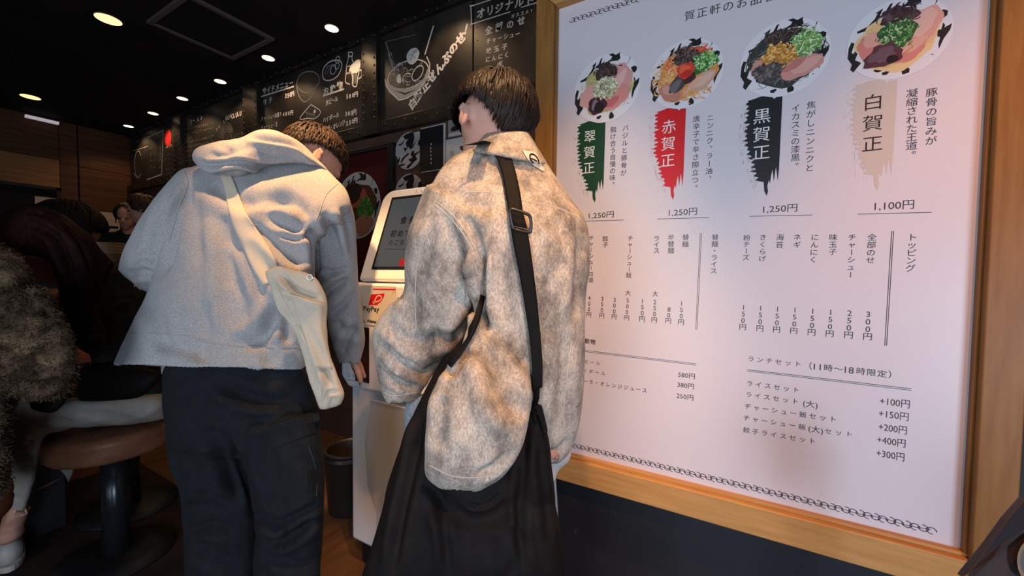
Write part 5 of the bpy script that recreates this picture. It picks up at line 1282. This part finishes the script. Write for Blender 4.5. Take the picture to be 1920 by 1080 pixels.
# sitter in white trousers
hip = P(272, 745, 1.60)
pw = empty('person', (float(hip[0]), float(hip[1]), 0), 'person with long auburn hair, dark jacket and white trousers eating on a stool', 'person')
cW = P(98, 466, 1.30); fW = nrm(-Rv*.55-UP*.75+Fv*.1-Fv*.2); uW = nrm(UP*.6-Rv*.4)
kn = [P(52, 800, 1.42), P(95, 800, 1.62)]
J = dict(head=cW, f=fW, u=uW, neck=P(150, 500, 1.33), chest=P(215, 580, 1.52), pelvis=hip, slim=.65, shoulder=[P(150, 545, 1.30), P(215, 530, 1.54)], elbow=[P(175, 650, 1.28), P(190, 640, 1.62)], wrist=[P(112, 600, 1.30), P(110, 600, 1.5)],
         hn=[UP, UP], curl=.8, hip=[P(262, 760, 1.56), P(270, 760, 1.66)], knee=kn, ankle=[P(22, 985, 1.56), P(92, 915, 1.9)], toe=[nrm((-Rv*.5+Fv*.8)*[1, 1, 0])*1.0, nrm(-Rv*[1, 1, 0])])
me, r_, f_, u_ = body_mesh(J, .008); JW = J; bw = link('body', me, M['skin'], pw, True); eyes(cW, r_, f_, u_, pw)
S = [loft([(0, 405, -5, 470, 1.27, .10), (35, 389, 30, 478, 1.26, .125), (75, 386, 70, 482, 1.25, .135), (110, 398, 100, 500, 1.25, .14), (145, 420, 115, 560, 1.26, .13), (172, 444, 135, 620, 1.28, .11), (192, 470, 160, 600, 1.30, .07), (214, 492, 190, 540, 1.32, .03)], n=40)]
me = union('hair', S, .006, 2); me = sculpt(me, [([(40, 395), (100, 410), (150, 460), (170, 520)], 5, .008, .9), ([(80, 392), (130, 420), (175, 470)], 4, .005, .9), ([(60, 420), (110, 450), (140, 520)], 6, .008, .9), ([(100, 440), (130, 500), (140, 580)], 5, .007, .9)], .004, 20)
link('hair', me, M['hair_red'], pw, True)
S = [loft([(150, 528, 262, 498, 1.36, .10, 1.60), (152, 570, 278, 560, 1.36, .12, 1.66), (160, 630, 296, 630, 1.40, .13, 1.68), (175, 690, 306, 690, 1.48, .14, 1.66), (195, 738, 310, 740, 1.56, .14, 1.64)], n=40),
     loft([(165, 560, 205, 640, 1.36, .07), (150, 598, 180, 668, 1.31, .06), (120, 586, 140, 650, 1.30, .05), (98, 578, 112, 622, 1.30, .04)], n=28)]
me = union('jacket', S, .007, 2); me = sculpt(me, [([(130, 600), (160, 615), (180, 640)], 5, .008), ([(200, 570), (230, 560), (250, 562)], 4, .006, .9), ([(180, 600), (210, 640), (240, 660)], 10, .01), ([(200, 650), (220, 690), (260, 720)], 10, .008)], .004, 9)
jw = link('jacket', me, M['olive'], pw, True)
S = [loft([(318, 738, 316, 782, 1.63, .09), (285, 735, 285, 790, 1.60, .15), (230, 738, 230, 797, 1.56, .15), (170, 745, 168, 800, 1.50, .13), (110, 748, 108, 805, 1.45, .10), (55, 745, 50, 838, 1.42, .09), (22, 760, 20, 835, 1.42, .06)], n=36),
     loft([(10, 790, 82, 800, 1.42, .075), (14, 840, 76, 840, 1.44, .07), (10, 890, 66, 893, 1.48, .065), (-6, 940, 50, 948, 1.53, .06), (-8, 955, 44, 960, 1.54, .058)], n=30, hollow_end=.02),
     loft([(112, 815, 150, 860, 1.70, .06), (90, 880, 132, 900, 1.85, .055), (66, 900, 130, 925, 1.93, .05)], n=24)]
me = union('trousers', S, .007, 2); me = sculpt(me, [([(60, 830), (40, 826), (20, 815)], 4, .008), ([(130, 760), (190, 775), (250, 790)], 8, .006), ([(255, 780), (280, 765), (300, 755)], 4, .005), ([(70, 780), (120, 790), (150, 800)], 6, .006)], .004, 10)
tw = link('trousers', me, M['whitecloth'], pw, True); tuck(bw, [jw, tw], JW, .15, .09); tuck(bw, [jw, tw], JW, .15, .09)
S = [loft([(150, 690, 305, 700, 1.40, .06), (146, 720, 290, 722, 1.39, .07), (143, 745, 262, 745, 1.39, .06), (150, 752, 200, 752, 1.39, .03)], n=30)]
o = link('folded_coat', union('folded_coat', S, .008, 2), M['hair_black'], None, True); tag(o, 'black coat bundled in the lap over the white trousers', 'coat')
S = [loft([(52, 742, 60, 768, 1.32, .03), (80, 736, 84, 774, 1.32, .05), (110, 733, 108, 770, 1.33, .05), (135, 705, 130, 742, 1.35, .04)], n=24)]
o = link('cloth_flap', union('cloth_flap', S, .006, 2), M['olive'], None, True); tag(o, 'dark olive cap hanging over the knee of the white trousers', 'flap')  # dark lump for a loose flap of cloth over the thigh, not headwear
sn = shoe('sneaker', P(12, 1045, 1.60), nrm(-Rv*.75+Fv*.5), 'sneaker', pw, 1.1)
shoe('sneaker', P(60, 960, 2.0), -Rv, 'sneaker', pw, 1.0)

# sitter in the plush coat at the frame's left edge
pf = empty('person', (float(P(-170, 880, 1.10)[0]), float(P(-170, 880, 1.10)[1]), 0), 'person in a shaggy brown plush coat at the left edge of the picture', 'person')
cF = P(-160, 400, 1.08); J = dict(head=cF, f=nrm(-Rv*.8-UP*.3+Fv*.3), u=UP, neck=P(-120, 470, 1.07), chest=P(-60, 590, 1.05), pelvis=P(-165, 850, 1.10), shoulder=[P(-130, 520, 1.1), P(10, 520, 1.0)],
         elbow=[P(-170, 640, 1.1), P(85, 660, .98)], wrist=[P(-230, 690, 1.1), P(60, 690, 1.15)], hn=[UP, UP], curl=.7, hip=[P(-200, 870, 1.14), P(-160, 870, 1.07)], knee=[P(-420, 900, 1.2), P(-390, 920, 1.1)], ankle=[P(-400, 1180, 1.28), P(-370, 1240, 1.15)], toe=[-Rv*[1, 1, 0], -Rv*[1, 1, 0]])
me, r_, f_, u_ = body_mesh(J, .009); JF = J; bf = link('body', me, M['skin'], pf, True); eyes(cF, r_, f_, u_, pf)
hair('hair', cF, J['f'], UP, M['hair_black'], pf, 500, wd=.008)
S = [loft([(-150, 455, 0, 458, 1.05, .10), (-155, 490, 40, 488, 1.05, .14), (-160, 560, 50, 555, 1.05, .15), (-150, 640, 40, 640, 1.05, .15), (-150, 740, 20, 730, 1.06, .15), (-150, 850, 18, 850, 1.07, .15), (-140, 945, 6, 930, 1.08, .14)], n=44),
     loft([(-40, 560, 78, 540, 1.00, .09), (-30, 620, 112, 590, .98, .10), (-10, 670, 132, 630, .965, .10), (10, 712, 146, 668, .96, .095), (25, 735, 140, 702, .96, .08), (45, 744, 118, 736, .965, .05)], n=36),
     loft([(-180, 520, -80, 480, 1.10, .09), (-230, 600, -120, 620, 1.12, .08), (-270, 680, -180, 700, 1.12, .06)], n=24)]
me = union('plush_coat', S, .007, 2)
me = sculpt(me, [([(48, 530), (50, 580), (20, 640), (-10, 680)], 9, .018), ([(40, 590), (75, 580), (95, 600)], 9, .012), ([(20, 660), (70, 690), (120, 690), (148, 670)], 7, .010), ([(10, 720), (70, 720), (120, 705)], 7, .012), ([(60, 640), (90, 645), (125, 632)], 9, .010)], .010, 14)
coat = link('plush_coat', me, M['fur'], pf, True)
tuck(bf, [coat], JF, .15, .0)
S = [tube([ax(JF['hip'][k])+UP*.02, ax(JF['knee'][k]), ax(JF['ankle'][k])+UP*.02], [.11, .08, .062], 18) for k in (0, 1)]+[ellipsoid(ax(JF['pelvis']), Rv*.16, Fv*.14, UP*.13, 20, 12)]
tf = link('trousers', union('trousers', S, .009, 2), M['trousers'], pf, True); tuck(bf, [coat, tf], JF, .15, .0)
for k in (0, 1): shoe('shoe', ax(JF['ankle'][k])+ax(JF['toe'][k])*.04, JF['toe'][k], 'darkshoe', pf)
Vv, Nn = get_vn(me); px_, zz_ = to_px(Vv); ok = (px_[:, 0] > -30) & (px_[:, 0] < 170) & (((Vv-CAM)*Nn).sum(1) < .15)
idx = rng.choice(np.where(ok)[0], 9000); FV = []; FF = []
for n_i, i in enumerate(idx):
    p = Vv[i]+rng.normal(0, .003, 3); d = nrm(Nn[i]*.8+rng.normal(0, .55, 3)-UP*.5); L = rng.uniform(.005, .011); s_ = nrm(np.cross(d, rng.normal(0, 1, 3)))*.0011
    b = len(FV); FV += [p-s_, p+s_, p+d*L*.6+s_*.7+Nn[i]*.001, p+d*L]; FF += [(b, b+1, b+2), (b, b+2, b+3)]
fu = mesh_obj('fur_pile', FV, FF, M['fur'], coat); fu['kind'] = 'stuff'

hF = P(-170, 880, 1.10); stool(float(hF[0]), float(hF[1]), float(JF['pelvis'][2])-.14, .18, 'bar stool under the sitter in the plush coat, at the left picture edge')
# black-haired sitter beyond, and two faces at the far end
def diner(c, f, u, label, hairm, cloth, hs=(.086, .106, .100), n=500, skinm='skin', lim=(1.2, 1.5, 2.1), wide=1.0, s=1.0):
    f = nrm(f); fl_ = nrm(f*[1, 1, 0]); lat = np.cross(fl_, UP)
    o = empty('person', (float(c[0]), float(c[1]), 0), label, 'person')
    nk = c-UP*.13-fl_*.03; ch = c-UP*.33-fl_*.08; pe = np.array([c[0]-fl_[0]*.12, c[1]-fl_[1]*.12, max(.52, ch[2]-.42)]) 
    J = dict(head=c, f=f, u=u, neck=nk, chest=ch, pelvis=pe, hs=s, shoulder=[ch+UP*.12-lat*.18, ch+UP*.12+lat*.18], elbow=[ch-UP*.12-lat*.21+fl_*.10, ch-UP*.12+lat*.21+fl_*.10], wrist=[ch-UP*.10-lat*.10+fl_*.30, ch-UP*.10+lat*.10+fl_*.30],
             hn=[UP, UP], hip=[pe-lat*.09, pe+lat*.09], knee=[pe-lat*.12+fl_*.40, pe+lat*.12+fl_*.40], ankle=[np.array([*(pe-lat*.12+fl_*.38)[:2], .09]), np.array([*(pe+lat*.12+fl_*.38)[:2], .09])], toe=[fl_, fl_])
    me, r_, f_, u_ = body_mesh(J, .010); link('body', me, M[skinm], o, True); eyes(c, r_, f_, u_, o)
    hair('hair', c, f, u, M[hairm], o, n, scale=hs, wd=.009, lim=lim, seed=int(abs(c[0]*100)))
    S = [ellipsoid(ch, lat*.20, fl_*.13, UP*.23, 24, 16), ellipsoid((ch+pe)/2, lat*.19, fl_*.14, UP*.26, 24, 16)]
    for k in (0, 1): S.append(tube([ch+UP*.10, J['shoulder'][k], J['elbow'][k], J['wrist'][k]*.85+J['elbow'][k]*.15], [.09, .075, .06, .045], 16))
    link('top', union('top', S, .010, 3), M[cloth], o, True)
    S = [tube([J['hip'][k]+UP*.02, J['knee'][k], J['ankle'][k]+UP*.03], [.10, .075, .06], 16) for k in (0, 1)]
    link('trousers', union('trousers', S, .010, 2), M['hair_black'], o, True)
    return o
diner(P(128, 440, 2.2), nrm(-Rv*.5+Fv*.6-UP*.4), UP, 'person with bushy black hair behind the auburn-haired diner', 'hair_black', 'trousers', (.15, .16, .165), 900)
diner(P(239, 406, 3.9), nrm(-Fv*.75+Rv*.3-UP*.25), UP, 'person with dark fringe whose face shows left of the hoodie sleeve', 'hair_dark', 'trousers', lim=(.85, 2.1, 2.6))
diner(P(266, 392, 3.5), nrm(-Fv*.4-Rv*.6-UP*.2), UP, 'person in profile partly hidden by the grey hoodie shoulder', 'hair_brown', 'trousers', lim=(.85, 2.1, 2.6))

# tilted picture stand at the lower right corner
ps = empty('menu_stand', P(1900, 1030, .52), 'dark tilted leaflet stand with a bowl picture in the lower right corner', 'stand')
MB().prism([P(x, y, z) for x, y, z in ((1806, 1084, .50), (1850, 1030, .51), (1890, 975, .52), (1925, 935, .53), (1935, 985, .53), (1880, 1020, .515), (1858, 1048, .505))], Fv*.008).build('cover_flap', mat('leaflet_black', (.030, .026, .030), .3), ps, bevel=.001)
MB().prism([P(x, y, z) for x, y, z in ((1822, 1086, .53), (1862, 1046, .53), (1935, 985, .54), (1960, 1150, .54), (1830, 1150, .53))], Fv*.006).build('picture_sheet', mat('leaflet_brown', (.06, .042, .040), .35), ps)
pq = P(1905, 1085, .545); MB().tube([(pq[0], pq[1], .012), (pq[0], pq[1], pq[2]-.0)], .012, 16).build('post', M['kioskblk'], ps, True)
MB().lathe((pq[0], pq[1], 0), [(.13, 0), (.13, .008), (.02, .014)], 32).build('foot_plate', M['kioskblk'], ps, True)
cc = P(1934, 1050, .525); V = []; R1 = Rv*.022; D1 = Dv*.03
def dring(r0, r1, col, nm, off):
    n = 36; A = [cc-Fv*off+R1*r0*math.cos(t)+D1*r0*math.sin(t) for t in np.linspace(0, 6.2832, n, endpoint=False)]; B = [cc-Fv*off+R1*r1*math.cos(t)+D1*r1*math.sin(t) for t in np.linspace(0, 6.2832, n, endpoint=False)]
    mesh_obj(nm, A+B, [(i, (i+1) % n, n+(i+1) % n, n+i) for i in range(n)], mat(nm, col, .5), ps)
dring(1.0, .8, (.22, .15, .10), 'bowl_rim_print', .002); dring(.8, .0, (.10, .10, .09), 'bowl_inside_print', .0021); dring(.45, .1, (.35, .30, .25), 'bowl_food_print', .0025)
